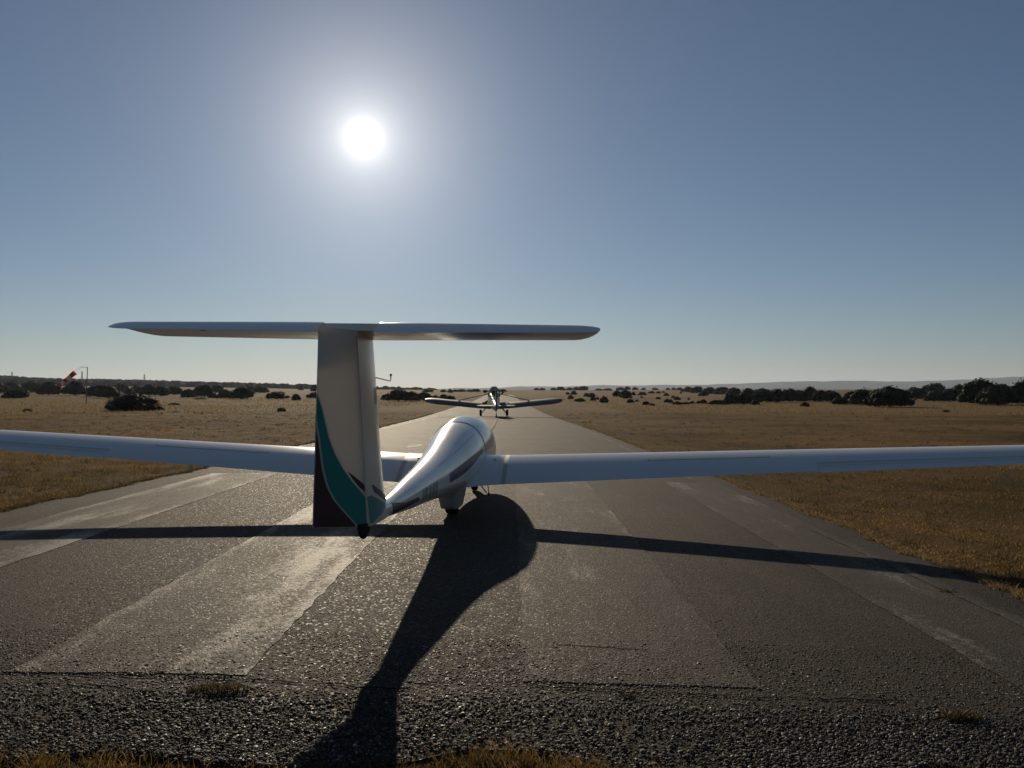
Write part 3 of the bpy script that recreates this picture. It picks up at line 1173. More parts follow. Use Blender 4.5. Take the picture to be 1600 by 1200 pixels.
def wing_sec(s, sg):
    """section at spanwise distance s from the centre line"""
    u = s / WING_S
    ch = 1.13 + (.56 - 1.13) * u
    if u > .97:
        ch *= max(.35, math.sqrt(max(.02, 1 - ((u - .97) / .032) ** 2)))
    qx = 4.90 - .02 * s                        # y of the quarter chord
    le = qx + .25 * ch
    zc = .505 + s * math.tan(R(2.75))
    return ch, le, zc


def wing_pt(s, sg, x, z, extra=1.0):
    ch, le, zc = wing_sec(s, sg)
    inc = R(10.4 - 1.5 * s / WING_S)
    dx, dz = -x * ch, z * ch * extra
    c, sn = math.cos(inc), math.sin(inc)
    ox = .25 * ch
    yy = dx + ox
    return Vector((sg * s, le - ox + yy * c - dz * sn, zc + yy * sn + dz * c))


AIL0, AIL1, HCH = 4.2, 8.1, .80
for sg in (1, -1):
    rings = []
    sl = [.22, .5, .9, 1.4, 2.0, 2.8, 3.5, AIL0 - .004]
    sec = foil(.185, 16, .028)
    for s in sl:
        rings.append([wing_pt(s, sg, x, z) for x, z in sec])
    nin = len(rings)
    # outboard of the aileron cut the section stops at the hinge line
    def cut(x, z):
        if x <= HCH:
            return x, z
        xs = [q for q in sec if q[0] <= HCH]
        return HCH, (z * .0 + (.030 if z > 0.004 else -.012 if z < -.0005 else .012))
    for s in [AIL0, 5.0, 6.0, 7.0, AIL1]:
        rings.append([wing_pt(s, sg, *cut(x, z)) for x, z in sec])
    for s in [AIL1 + .004, 8.3, 8.45, 8.55, 8.6]:
        rings.append([wing_pt(s, sg, x, z) for x, z in sec])
    if sg > 0:
        rings = [list(reversed(r_)) for r_ in rings]
    wing = loft('wing', rings, M['gel'], glider, angle=40)
    # aileron
    rings = []
    prof = [(HCH + .004, .030), (.87, .021), (.94, .010), (1.0, .0015), (1.0, -.0015), (.94, -.001), (.87, -.005), (HCH + .004, -.012)]
    da = R(4.0)
    for s in [AIL0 + .01, 5.0, 6.0, 7.0, AIL1 - .01]:
        rg = []
        for x, z in prof:
            q = x - HCH
            rg.append(wing_pt(s, sg, HCH + q * math.cos(da), z - q * math.sin(da)))
        rings.append(rg)
    if sg > 0:
        rings = [list(reversed(r_)) for r_ in rings]
    loft('aileron', rings, M['gel'], wing, angle=30)
    # airbrake slot: lid with a thin dark gap round it, and the taped wing joint
    def skin(s, x, up=.0015):
        t = .185
        zz = .028 * 4 * x * (1 - x) + 5 * t * (.2969*math.sqrt(x)-.126*x-.3516*x*x+.2843*x**3-.1036*x**4)
        return wing_pt(s, sg, x, zz) + Vector((0, -.3 * up, up))
    def strip(name, s0, s1, x0, x1, mat, up, ns=8, nx=3):
        V = [skin(s0 + (s1 - s0) * i / ns, x0 + (x1 - x0) * j / nx, up) for i in range(ns + 1) for j in range(nx + 1)]
        f = [(i*(nx+1)+j, i*(nx+1)+j+1, (i+1)*(nx+1)+j+1, (i+1)*(nx+1)+j) for i in range(ns) for j in range(nx)]
        return mesh_obj(name, V, f, mat, wing, True)
    strip('airbrake_gap', 2.30, 3.72, .520, .575, M['reg'], .0012)
    strip('airbrake_lid', 2.31, 3.71, .5245, .5705, M['gel'], .0028)
    strip('joint_tape', .585, .640, .06, .99, M['pin'], .0016, 2, 14)
    strip('aileron_tape', AIL0, AIL1, .775, .798, M['gel2'], .0016, 10, 2)
    # root fairing: a slightly fuller collar between fuselage and wing
    rings = []
    for s, k in ((.20, 1.30), (.32, 1.14), (.44, 1.055), (.58, 1.018), (.60, 1.006)):
        sec2 = foil(.185, 16, .028)
        rings.append([wing_pt(s, sg, (x - .4) * (1 + (k - 1) * .35) + .4, z, k) for x, z in sec2])
    if sg > 0:
        rings = [list(reversed(r_)) for r_ in rings]
    loft('root_fairing', rings, M['gel'], glider, angle=50)
    # control lever fitting on the fairing
    box_mesh('vent', tuple(wing_pt(.47, sg, .42, .118) + Vector((0, 0, .008))), (.03, .06, .012), M['metal'], glider, .004)

# --- undercarriage
rings = []
for t, hw, y0, y1 in ((.36, .16, 3.75, 4.95), (.28, .135, 3.85, 4.85), (.17, .122, 3.95, 4.72), (.10, .112, 4.02, 4.64)):
    n = 20
    rings.append([(hw * math.copysign(abs(math.cos(a_)) ** .45, math.cos(a_)), .5 * (y0 + y1) + .5 * (y1 - y0) * math.copysign(abs(math.sin(a_)) ** .6, math.sin(a_)), t) for a_ in (2 * math.pi * k / n for k in range(n))])
loft('wheel_fairing', rings, M['gel2'], glider, angle=50)
wheel('main_wheel', (0, 4.33, .19), .19, .145, M['rubber'], M['metal'], glider)
wheel('nose_wheel', (0, 6.75, .13), .13, .09, M['rubber'], M['metal'], glider)
rings = []
for t, hw, hl in ((.34, .09, .24), (.24, .075, .2), (.15, .062, .16)):
    rings.append([(hw * math.cos(a_), 6.75 + hl * math.sin(a_), t) for a_ in (2 * math.pi * k / 16 for k in range(16))])
loft('nose_wheel_fairing', rings, M['gel2'], glider, angle=50)
tube('antenna', [(.335, 5.1, .46), (.345, 5.1, .30), (.36, 5.1, .16)], .006, M['dark_metal'], glider, 6)
tube('antenna_tip', [(.35, 5.1, .165), (.37, 5.1, .15)], .014, M['dark_metal'], glider, 6)

# ------------------------------------------------------------------ tow plane
TZ = float(E(-1.3, 60)) + RW_Z + .008
tow = empty('tow_plane', (-1.30, 60, TZ), (0, 0, R(3.0)))
tag(tow, 'cream low-wing tail-dragger tow plane seen from behind on the runway', 'airplane')


def ell(y, zc, hw, hh, n=20, e=.8):
    return [(hw * math.copysign(abs(math.cos(a_)) ** e, math.cos(a_)), y, zc + hh * math.copysign(abs(math.sin(a_)) ** e, math.sin(a_))) for a_ in (2 * math.pi * k / n for k in range(n))]


loft('fuselage', [ell(-4.75, .60, .05, .17), (ell(-4.0, .68, .13, .25)), ell(-3.0, .80, .22, .34), ell(-2.0, .90, .31, .42), ell(-1.0, 1.0, .39, .50),
                  ell(0, 1.10, .43, .53), ell(1.0, 1.20, .44, .50), ell(1.8, 1.26, .40, .42), ell(2.3, 1.28, .34, .36), ell(2.5, 1.28, .15, .18)], M['tow_cream'], tow)
# raised cockpit with framed windows
def cock(y, zt, hw, zb=1.40):
    return [(-hw, y, zb), (-hw * .96, y, zb + (zt - zb) * .35), (-hw * .62, y, zb + (zt - zb) * .86), (-hw * .35, y, zt), (hw * .35, y, zt), (hw * .62, y, zb + (zt - zb) * .86), (hw * .96, y, zb + (zt - zb) * .35), (hw, y, zb)]


cabin = loft('cockpit_glass', [cock(-1.35, 1.55, .30, 1.30), cock(-.75, 2.04, .39), cock(.15, 2.10, .41), cock(.85, 1.66, .38)], M['glass'], tow, smooth=False)
for ring in (cock(-.75, 2.05, .40), cock(.15, 2.11, .42)):
    tube('window_frame', ring, .030, M['tow_cream'], cabin, 6)
for k in (2, 5):
    tube('window_frame', [cock(-1.35, 1.55, .30, 1.30)[k], cock(-.75, 2.04, .395)[k], cock(.15, 2.10, .415)[k]], .026, M['tow_cream'], cabin, 6)
box_mesh('cockpit_roof', (0, -.3, 2.115), (.36, .95, .05), M['tow_cream'], tow, .02)
box_mesh('pilot_seat', (0, -.2, 1.52), (.34, .14, .6), M['seat'], tow, .03)
# wings, nose-up stance
def tow_wing_pt(s, sg, x, z):
    u = s / 4.98
    ch = 1.55 if u < .86 else 1.55 * math.sqrt(max(.03, 1 - ((u - .86) / .143) ** 2 * .92))
    inc = R(13)
    dx = (.35 - x) * ch; dz = z * ch
    zc = .74 + max(0, s - .4) * math.tan(R(5.6))
    return Vector((sg * s, .15 + dx * math.cos(inc) - dz * math.sin(inc) - (0 if u < .86 else 0), zc + dx * math.sin(inc) + dz * math.cos(inc)))


for sg in (1, -1):
    sec = foil(.12, 12, .03); rings = []
    for s in (.25, 1.0, 2.0, 3.0, 4.0, 4.3, 4.55, 4.75, 4.88, 4.96, 4.98):
        rings.append([tow_wing_pt(s, sg, x, z) for x, z in sec])
    if sg > 0:
        rings = [list(reversed(r_)) for r_ in rings]
    w = loft('wing', rings, M['tow_wing_shaded'], tow, angle=40)
    for s0, s1, nm in ((.95, 2.35, 'flap'), (2.45, 4.2, 'aileron')):
        V = [tow_wing_pt(s, sg, x, z) for s in (s0, s1) for x, z in ((.74, .075), (1.01, .004), (1.01, -.004), (.74, -.03))]
        mesh_obj(nm, V, [(0, 1, 5, 4), (1, 2, 6, 5), (2, 3, 7, 6), (3, 0, 4, 7), (0, 3, 2, 1), (4, 5, 6, 7)], M['tow_wing_shaded'], w)
    V = [tow_wing_pt(s, sg, x, .115 if x < .3 else .09 if x < .6 else .052) + Vector((0, 0, .012)) for s in (.45, .85) for x in (.25, .5, .75)]
    mesh_obj('walkway', V, [(0, 1, 4, 3), (1, 2, 5, 4)], M['tow_dark'], w)
    tube('wing_strut', [(sg * .40, -.1, 1.62), tow_wing_pt(2.55, sg, .3, .09)], .020, M['tow_cream'], tow, 8)
    tube('wing_strut', [(sg * .40, .5, 1.60), tow_wing_pt(2.65, sg, .12, .07)], .017, M['tow_cream'], tow, 8)
    # gear
    wheel('main_wheel', (sg * .96, .35, .235), .235, .17, M['rubber'], M['metal'], tow)
    tube('gear_leg', [(sg * .87, .35, .24), (sg * .42, .10, .80)], .035, M['dark_metal'], tow, 8)
    tube('gear_leg', [(sg * .87, .35, .24), (sg * .36, .75, .80)], .030, M['dark_metal'], tow, 8)
    # tailplane half
    rings = []
    for s, l, t_ in ((.06, -3.95, -4.85), (.7, -4.05, -4.85), (1.1, -4.2, -4.82), (1.28, -4.4, -4.72)):
        hh = .03
        rings.append([(sg * s, l, .86), (sg * s, .5 * (l + t_), .86 + hh - .02), (sg * s, t_, .80), (sg * s, t_, .79), (sg * s, .5 * (l + t_), .82)])
    if sg > 0:
        rings = [list(reversed(r_)) for r_ in rings]
    loft('tailplane', rings, M['tow_wing_shaded'], tow, angle=30)
# fin and rudder
def slab(name, pts, hw, mat, parent, smooth=False):
    n = len(pts)
    V = [(hw, y, z) for y, z in pts] + [(-hw, y, z) for y, z in pts]
    f = [tuple(range(n)), tuple(reversed(range(n, 2 * n)))] + [(i, i + n, (i + 1) % n + n, (i + 1) % n) for i in range(n)]
    o = mesh_obj(name, V, f, mat, parent)
    md = o.modifiers.new('bevel', 'BEVEL'); md.width = hw * .6; md.segments = 2
    return o


slab('fin', [(-3.5, .85), (-4.45, .78), (-4.45, 1.78), (-4.25, 1.72), (-3.95, 1.3)], .05, M['tow_cream'], tow)
rud = slab('rudder', [(-4.47, .55), (-4.95, .58), (-5.05, .95), (-4.98, 1.5), (-4.78, 1.82), (-4.60, 1.88), (-4.47, 1.86)], .035, M['tow_wing_shaded'], tow)
slab('rudder_cap', [(-4.49, 1.70), (-4.90, 1.68), (-4.76, 1.84), (-4.60, 1.895), (-4.49, 1.88)], .039, M['red'], rud)
wheel('tail_wheel', (0, -4.85, .11), .11, .08, M['rubber'], M['metal'], tow)
tube('tail_spring', [(0, -4.3, .50), (0, -4.65, .40), (0, -4.85, .13)], .022, M['dark_metal'], tow, 8)
# propeller and spinner at rest
loft('spinner', [ell(2.5, 1.28, .16, .16), ell(2.65, 1.28, .12, .12), ell(2.78, 1.28, .03, .03)], M['metal'], tow)
for a_ in (0, math.pi):
    dirv = Vector((math.cos(a_ + .5), 0, math.sin(a_ + .5)))
    per = Vector((-dirv.z, 0, dirv.x))
    rings = []
    for q, wd in ((.1, .05), (.4, .075), (.7, .065), (.95, .03)):
        c = Vector((0, 2.58, 1.28)) + dirv * q
        rings.append([c + per * wd + Vector((0, .02, 0)), c + Vector((0, .012, 0)), c - per * wd - Vector((0, .02, 0)), c - Vector((0, .012, 0))])
    loft('propeller_blade', rings, M['dark_metal'], tow, angle=30)
# exhaust / mirrors on the cockpit flank
for sg in (1, -1):
    tube('mirror_arm', [(sg * .40, .55, 1.58), (sg * .60, .62, 1.70)], .012, M['dark_metal'], tow, 6)
    box_mesh('mirror', (sg * .64, .62, 1.74), (.16, .04, .12), M['dark_metal'], tow, .01)

# ------------------------------------------------------------------ tow rope
P = []
p0 = Vector((-.50, 13.15, 0)); p1 = Vector((-.99, 55.0, 0))
for k in range(61):
    t = k / 60
    x = p0.x + (p1.x - p0.x) * t + .05 * math.sin(t * 9) + .03 * math.sin(t * 23)
    y = p0.y + (p1.y - p0.y) * t
    P.append((x, y, float(E(x, y)) + RW_Z + .00012 * y + .018))
P = [(-.515, 12.75, .30), (-.51, 12.95, .12)] + P + [(-1.02, 55.3, float(E(-1, 55)) + .25)]
tag(tube('tow_rope', P, .011, M['rope'], None, 6), 'thin dark tow rope lying on the asphalt between glider and tow plane', 'rope')

# ------------------------------------------------------------------ windsock
wp = at(134.5, 632)
sc = wp.y / F
ws = empty('windsock', wp)
tag(ws, 'red and white windsock hanging from a thin bent pole in the left field', 'windsock')
lean = (136.5 - 134.5) * sc
H_ = (632 - 573.5) * sc
tube('pole', [(0, 0, -.1), (lean * .5, 0, H_ * .5), (lean, 0, H_)], [.075, .065, .055], M['rust_steel'], ws, 10)
tube('arm', [(lean + .06, 0, H_ - .03), (lean - 10.5 * sc, 0, H_)], .035, M['rust_steel'], ws, 8)
m_top = Vector(((117 - 134.5) * sc, -.1, (632 - 582.5) * sc)); m_end = Vector(((92.5 - 134.5) * sc, -.25, (632 - 604) * sc))
axis = (m_end - m_top)
sock = None
r0, r1 = 3.8 * sc, 1.9 * sc
u = axis.normalized().cross(Vector((0, 1, 0))).normalized(); w_ = axis.normalized().cross(u)
M['sock_red'] = blade_mat('sock_red', [(0, (.55, .035, .02)), (1, (.55, .035, .02))], .4)
M['sock_white'] = blade_mat('sock_white', [(0, (.62, .55, .50)), (1, (.62, .55, .50))], .4)
cuts = [0, .24, .46, .64, .82, 1.0]
for k in range(5):
    rings = []
    for q in lin(cuts[k], cuts[k + 1], 5):
        c = m_top + axis * q
        rr_ = r0 + (r1 - r0) * q
        rings.append([c + (u * math.cos(a_) + w_ * math.sin(a_) * (1 - .45 * q)) * rr_ * (1 + .10 * math.sin(a_ * 3 + q * 9) * q) for a_ in (2 * math.pi * j / 20 for j in range(20))])
    o = loft('sock_band', rings, M['sock_red'] if k % 2 == 0 else M['sock_white'], ws, cap=False)
tube('sock_ring', [m_top + (u * math.cos(a_) + w_ * math.sin(a_)) * r0 for a_ in (2 * math.pi * j / 16 for j in range(17))], .02, M['rust_steel'], ws, 6)
for a_ in (0, 2.1, 4.2):
    tube('bridle_line', [m_top + (u * math.cos(a_) + w_ * math.sin(a_)) * r0, Vector((lean - 10.3 * sc, 0, H_))], .008, M['rope'], ws, 5)

# ------------------------------------------------------------------ pylons on the ridge
def pylon(px, label, topy):
    b_ = at(px, 596)
    x = (px - 800) / F * 1330; y = 1330.0
    z = float(E(x, y))
    zt = CAM_H + (HOR - topy) / F * y
    Hh = zt - z
    o = empty('power_pylon', (x, y, z)); tag(o, label, 'pylon', 'power pylons on the wooded ridge')
    bm = bmesh.new()
    def bar(a_, c_, r_=.20):
        rg = tube_rings([a_, c_], r_, 4)
        vs = [[bm.verts.new(q) for q in g_] for g_ in rg]
        for k in range(4):
            bm.faces.new((vs[0][k], vs[0][(k + 1) % 4], vs[1][(k + 1) % 4], vs[1][k]))
    lv = lin(0, Hh, 7)
    wd = lambda z_: 2.0 * (1 - z_ / Hh) + .35
    for i in range(6):
        z0, z1 = lv[i], lv[i + 1]; w0, w1 = wd(z0), wd(z1)
        cs0 = [(-w0, -w0, z0), (w0, -w0, z0), (w0, w0, z0), (-w0, w0, z0)]; cs1 = [(-w1, -w1, z1), (w1, -w1, z1), (w1, w1, z1), (-w1, w1, z1)]
        for k in range(4):
            bar(cs0[k], cs1[k], .22); bar(cs0[k], cs1[(k + 1) % 4], .12)
    me = bpy.data.meshes.new('lattice_tower'); bm.to_mesh(me); bm.free(); me.materials.append(M['pylon'])
    link(bpy.data.objects.new('lattice_tower', me), o)
    for fz, ww in ((.72, 2.6), (.86, 2.2), (.96, 1.4)):
        tube('cross_arm', [(-ww, 0, Hh * fz), (0, 0, Hh * fz + .3), (ww, 0, Hh * fz)], .22, M['pylon'], o, 5)


pylon(18.5, 'thin lattice power pylon nearest the left edge of the photo', 581)
pylon(128, 'thin lattice power pylon just left of the windsock pole top', 580)
pylon(225.5, 'thin lattice power pylon on the ridge right of the windsock', 585)

# ------------------------------------------------------------------ trees
def crown_mesh(seed, nleaf=1500, squat=1.0):
    """unit crown: width about 1 (x, y from -.5 to .5), height 0..1 with a dense lumpy inside"""
    r_ = np.random.default_rng(seed)
    HT_ = .58                                            # crown height over width
    lobes = [(0, 0, .27, .27), (-.14, .05, .24, .22), (.15, -.04, .24, .22)]
    for k in range(10):                                  # skirt down to the ground
        a_ = k * .628 + .4 * r_.random()
        s_ = .085 + .06 * r_.random(); rad = .26 + .12 * r_.random()
        lobes.append((rad * math.cos(a_), rad * math.sin(a_), .07 + .12 * r_.random(), s_))
    for k in range(16):                                  # shoulders and top
        a_ = r_.random() * 6.283; rad = .30 * math.sqrt(r_.random())
        s_ = .07 + .07 * r_.random()
        lobes.append((rad * math.cos(a_), rad * math.sin(a_), (.46 - .55 * rad * rad / .09 * .3) * (.80 + .25 * r_.random()), s_))
    V = []; Fq = []
    # leaves
    L = np.array(lobes)
    pick = r_.choice(len(L), nleaf, p=(L[:, 3] ** 2) / (L[:, 3] ** 2).sum())
    d = r_.normal(size=(nleaf, 3)); d /= np.linalg.norm(d, axis=1)[:, None]
    rad = L[pick, 3] * (.80 + .42 * r_.random(nleaf) ** 1.5)
    c = L[pick, :3] + d * rad[:, None] 
    c[:, 2] = np.clip(c[:, 2], .0 + .06 * r_.random(nleaf), 2)
    size = .012 + .020 * r_.random(nleaf)
    u_ = r_.normal(size=(nleaf, 3)); u_ /= np.linalg.norm(u_, axis=1)[:, None]
    v_ = np.cross(u_, r_.normal(size=(nleaf, 3))); v_ /= np.linalg.norm(v_, axis=1)[:, None]
    q = np.stack([c - u_ * size[:, None], c - v_ * size[:, None] * .7, c + u_ * size[:, None], c + v_ * size[:, None] * .7], 1)
    V.append(q.reshape(-1, 3)); Fq.append(np.arange(nleaf * 4).reshape(-1, 4))
    off = nleaf * 4
    # inner masses
    nu, nv = 12, 8
    for lx, ly, lz, s_ in lobes:
        ang = np.linspace(0, 2 * math.pi, nu, endpoint=False); el = np.linspace(-math.pi / 2, math.pi / 2, nv)
        A_, B_ = np.meshgrid(ang, el)
        rr_ = s_ * (.78 + .20 * r_.random(A_.shape))
        P_ = np.stack([lx + rr_ * np.cos(A_) * np.cos(B_), ly + rr_ * np.sin(A_) * np.cos(B_), np.maximum(.02, lz + rr_ * np.sin(B_))], -1).reshape(-1, 3)
        V.append(P_)
        i_, j_ = np.meshgrid(np.arange(nv - 1), np.arange(nu), indexing='ij')
        a0 = i_ * nu + j_; b0 = i_ * nu + (j_ + 1) % nu
        Fq.append((np.stack([a0, b0, b0 + nu, a0 + nu], -1).reshape(-1, 4)) + off)
        off += len(P_)
    V = np.vstack(V); Fq = np.vstack(Fq)
    for k in (0, 1):
        V[:, k] /= np.percentile(V[:, k], 99) - np.percentile(V[:, k], 1)
    V[:, 2] /= np.percentile(V[:, 2], 99.3)
    o = np_mesh('crown', V, Fq, M['leaf'])
    me = o.data
    bpy.data.objects.remove(o)
    return me


CROWNS = [crown_mesh(100 + k, 2600) for k in range(7)]
CROWNS_FAR = [crown_mesh(200 + k, 700) for k in range(4)]


def trunk_mesh(seed):
    r_ = random.Random(seed)
    bm = bmesh.new()
    def add(pts, rad, n=7):
        vs = [[bm.verts.new(q) for q in g_] for g_ in tube_rings(pts, rad, n)]
        for i in range(len(vs) - 1):
            for k in range(n):
                bm.faces.new((vs[i][k], vs[i][(k + 1) % n], vs[i + 1][(k + 1) % n], vs[i + 1][k]))
    add([(0, 0, -.05), (.01, .01, .12), (.02, -.01, .3), (0, .01, .5)], [.055, .042, .036, .028])
    for k in range(5):
        a_ = k * 1.26 + r_.random(); l_ = .2 + .12 * r_.random()
        add([(0, 0, .18 + .05 * k), (l_ * .5 * math.cos(a_), l_ * .5 * math.sin(a_), .34 + .05 * k), (l_ * math.cos(a_), l_ * math.sin(a_), .5 + .06 * k)], [.024, .016, .007], 5)
    me = bpy.data.meshes.new('trunk'); bm.to_mesh(me); bm.free(); me.materials.append(M['bark'])
    return me


TRUNKS = [trunk_mesh(k) for k in range(3)]
for me in TRUNKS:
    me.polygons.foreach_set("use_smooth", [True] * len(me.polygons))
tr_rng = random.Random(5)


ORD = ['first', 'second', 'third', 'fourth', 'fifth', 'sixth', 'seventh', 'eighth', 'ninth', 'tenth', 'eleventh', 'twelfth', 'thirteenth',
       'fourteenth', 'fifteenth', 'sixteenth', 'seventeenth', 'eighteenth', 'nineteenth', 'twentieth']


def row(items, text, group):
    """a row of alike oaks, told apart by their place counted from the left"""
    for k, q in enumerate(sorted(items, key=lambda q: q[0] + q[1])):
        oak(*q, text % ORD[k], group)


def oak(x0, x1, yt, yb, label, group=None, name='holm_oak'):
    p_ = at((x0 + x1) / 2, yb)
    k = p_.y / F
    wd, ht = (x1 - x0) * k, (yb - yt) * k
    o = empty(name, p_, (0, 0, tr_rng.random() * 6.28))
    tag(o, label, 'tree' if name == 'holm_oak' else 'bush', group)
    far = (x1 - x0) < 17
    me = tr_rng.choice(CROWNS_FAR if far else CROWNS)
    c = bpy.data.objects.new('crown', me); link(c, o)
    lift = .04 * ht if name == 'holm_oak' else -.04 * ht
    c.scale = (wd * 1.04, wd * (.9 + .25 * tr_rng.random()), ht - lift); c.location = (0, 0, lift)
    t = bpy.data.objects.new('trunk', tr_rng.choice(TRUNKS)); link(t, o)
    t.scale = (wd * .8, wd * .8, ht * .9)
    return o


# left field, from the left edge to the fin
oak(-14, 12, 599, 615, 'oak cut by the left edge of the photo')
oak(3, 31, 597, 613, 'oak at the far left rising behind the low spreading bush')
oak(8, 43, 608, 622, 'low spreading dark bush in the straw at the far left', None, 'shrub')
oak(35, 64, 596.5, 614, 'round oak between the far left bush and the windsock')
oak(60, 92, 597, 617.5, 'oak right behind the lower end of the windsock')
oak(99, 137, 596.5, 618, 'broad dark oak directly left of the windsock pole')
oak(137, 165, 602, 620, 'oak directly right of the windsock pole')
oak(152, 188, 602, 622, 'wide oak standing behind the big bush in the left field')
oak(180, 201, 599.5, 613, 'oak rising tall behind the wide oak right of the windsock')
oak(177, 240, 616.5, 641.5, 'big dark bush standing alone nearest the runway in the left field', None, 'shrub')
Gm = 'oaks in the row between windsock and glider fin'
ROWM = []
for q in ((194, 210, 607, 617), (203, 224, 603.5, 615), (219, 246, 601, 618), (240, 264, 604, 619), (260, 284, 604, 617), (284, 304, 608, 621.5),
          (302, 316, 604, 616), (306, 333, 602, 620), (331, 348, 602.5, 613.5), (378, 400, 602, 613), (398, 418, 603.5, 614)):
    ROWM.append(q)
row(ROWM, '%s dark oak from the left in the row between windsock and fin', Gm)
oak(325, 340, 613, 622, 'small round bush left of the large low oak in the left field', None, 'shrub')
oak(342, 362, 609, 622.5, 'small oak leaning against the large low oak left of the fin')
oak(358, 396, 605.5, 623.5, 'largest low oak in the row left of the glider fin')
oak(418, 447, 612, 623.5, 'low oak standing alone in straw left of the fin')
oak(456, 469, 615.5, 625.5, 'small separate bush between the lone oak and the fin', None, 'shrub')
oak(480, 506, 613, 622.5, 'low oak half hidden by the left edge of the rudder')
oak(486, 498, 601, 612, 'oak rising above the ridge line beside the rudder')
oak(466, 474, 603, 610, 'tiny oak poking above the ridge left of the rudder')
oak(596, 612, 615, 625.5, 'low oak just right of the fin, first of its clump')
oak(604, 642, 609, 627, 'tall broad oak in the clump right of the fin')
oak(632, 655, 612, 627, 'middle oak in the clump behind the left tow plane wing')
oak(650, 674, 613, 626, 'oak at the right end of the clump by the tow plane wing tip')
ROWW, ROWH, ROWS, ROWP, ROWB = [], [], [], [], []
Gw = 'small oaks over the left wing of the tow plane'
for q in ((675, 685, 617.5, 622), (687, 700, 616, 623.5), (697, 711, 618, 625)):
    ROWW.append(q)
row(ROWW, '%s small oak from the left above the tow plane left wing', Gw)
Gh = 'oaks on the skyline either side of the tow plane cockpit'
for q in ((660, 676, 608, 613), (688, 698, 608.5, 613), (700, 707, 607.5, 614), (706, 716, 608.5, 612.5), (714, 728, 608, 612.5), (728, 740, 608.5, 612.5), (736, 751, 607.5, 612.5),
          (754, 763, 609, 613), (777, 784, 608, 612.5), (781, 791, 608, 612.5)):
    ROWH.append(q)
row(ROWH, '%s oak from the left along the skyline around the tow plane cockpit', Gh)
# skyline row right of the tow plane
Gs = 'oaks on the skyline right of the tow plane'
for q in ((835, 842, 606, 610), (843, 852, 606, 610), (860, 869, 606, 610), (869, 883, 604, 610), (884, 896, 605.5, 610), (895, 906, 604.5, 610), (904, 919, 603.5, 610), (930, 942, 607, 610.5),
          (942, 957, 606.5, 610.5), (963, 976, 605, 610), (976, 985, 604, 609.5), (988, 997, 605, 609.5), (1002, 1009, 606, 609.5), (1019, 1028, 606, 609.5), (1040, 1047, 606, 609.5),
          (1049, 1056, 605.5, 609.5), (1057, 1067, 605.5, 610)):
    ROWS.append(q)
row(ROWS, '%s oak from the left in the skyline row right of the tow plane', Gs)
Gp = 'oaks dotted over the pale pasture right of the tow plane'
for q in ((884, 890, 612.5, 617), (892, 901, 610.5, 617.5), (887, 896, 617, 624), (898, 914, 622, 628), (912, 921, 614, 620), (918, 930, 614, 621), (922, 931, 617, 627), (931, 936, 620, 625),
          (938, 950, 619, 630), (957, 972, 610, 620), (968, 987, 609.5, 623), (987, 993, 612, 618), (997, 1010, 612.5, 618), (980, 990, 623, 630), (993, 998, 624, 628), (1000, 1005, 619, 622),
          (1004, 1014, 627, 633), (1013, 1024, 630, 634), (1013, 1023, 611, 615), (1026, 1032, 611, 615), (1034, 1039, 611, 614), (1037, 1045, 614, 619), (1025, 1032, 620, 624), (1038, 1046, 623, 629.5), (1043, 1052, 624, 630),
          (1049, 1055, 618, 622), (1053, 1063, 619.5, 625.5), (1052, 1064, 627, 632.5), (1062, 1078, 628, 632), (1078, 1085, 626.5, 631), (1062, 1066, 612, 615), (1074, 1078, 621, 625), (1088, 1095, 626, 631), (1094, 1104, 624, 631), (1093, 1106, 610, 619.5)):
    ROWP.append(q)
row([q for q in ROWP if q[3] <= 619.5], '%s oak from the left on the upper pasture right of the tow plane', Gp)
row([q for q in ROWP if 619.5 < q[3] <= 626], '%s oak from the left on the middle pasture right of the tow plane', Gp)
row([q for q in ROWP if q[3] > 626], '%s oak from the left along the lower edge of the pasture', Gp)
Gb = 'oaks in the dark belt right of the pasture'
for q in ((1066, 1084, 604.5, 613), (1080, 1098, 604, 614.5), (1098, 1118, 605, 616), (1108, 1136, 625, 632.5), (1116, 1140, 605, 616.5), (1130, 1152, 616, 632), (1136, 1160, 606, 619), (1148, 1176, 614, 632), (1158, 1180, 607, 622), (1173, 1186, 625, 633),
          (1176, 1200, 612, 629), (1178, 1204, 607, 620), (1200, 1226, 608, 629), (1220, 1246, 608, 628), (1240, 1262, 610, 628), (1256, 1276, 604.5, 627), (1270, 1292, 610, 628), (1286, 1312, 610.5, 628)):
    ROWB.append(q)
row(ROWB, '%s oak from the left in the dark belt right of the pasture', Gb)
oak(1251, 1264, 628, 635.5, 'tiny round bush alone in front of the dark oak belt', None, 'shrub')
oak(1301, 1322, 620, 632.5, 'low oak at the left foot of the wide flat-topped oak group')
oak(1318, 1338, 612, 632, 'upright oak between the belt and the wide flat-topped oak')
oak(1332, 1370, 609, 633, 'dark oak pressed against the left of the wide flat-topped oak')
oak(1360, 1421, 605, 636, 'wide flat-topped oak standing forward in the right field')
oak(1418, 1446, 606, 624, 'oak right behind the wide flat-topped oak')
oak(1421, 1431, 604.5, 610, 'tiny oak on the rise just right of the wide flat-topped oak')
oak(1443, 1478, 599, 618, 'taller oak on the rise between the two biggest right oaks')
oak(1446, 1472, 609, 627.5, 'round oak between the two biggest oaks on the right')
oak(1471, 1497, 608, 627.5, 'round oak touching the left side of the biggest right oak')
oak(1483, 1512, 601, 622, 'oak partly hidden behind the left of the biggest right oak')
oak(1504, 1562, 593.5, 632, 'biggest domed oak on the right of the photo')
oak(1533, 1584, 601, 633.5, 'low dark oak in front of the biggest domed oak')
oak(1584, 1640, 590, 632.5, 'tall oak cut by the right edge of the photo')

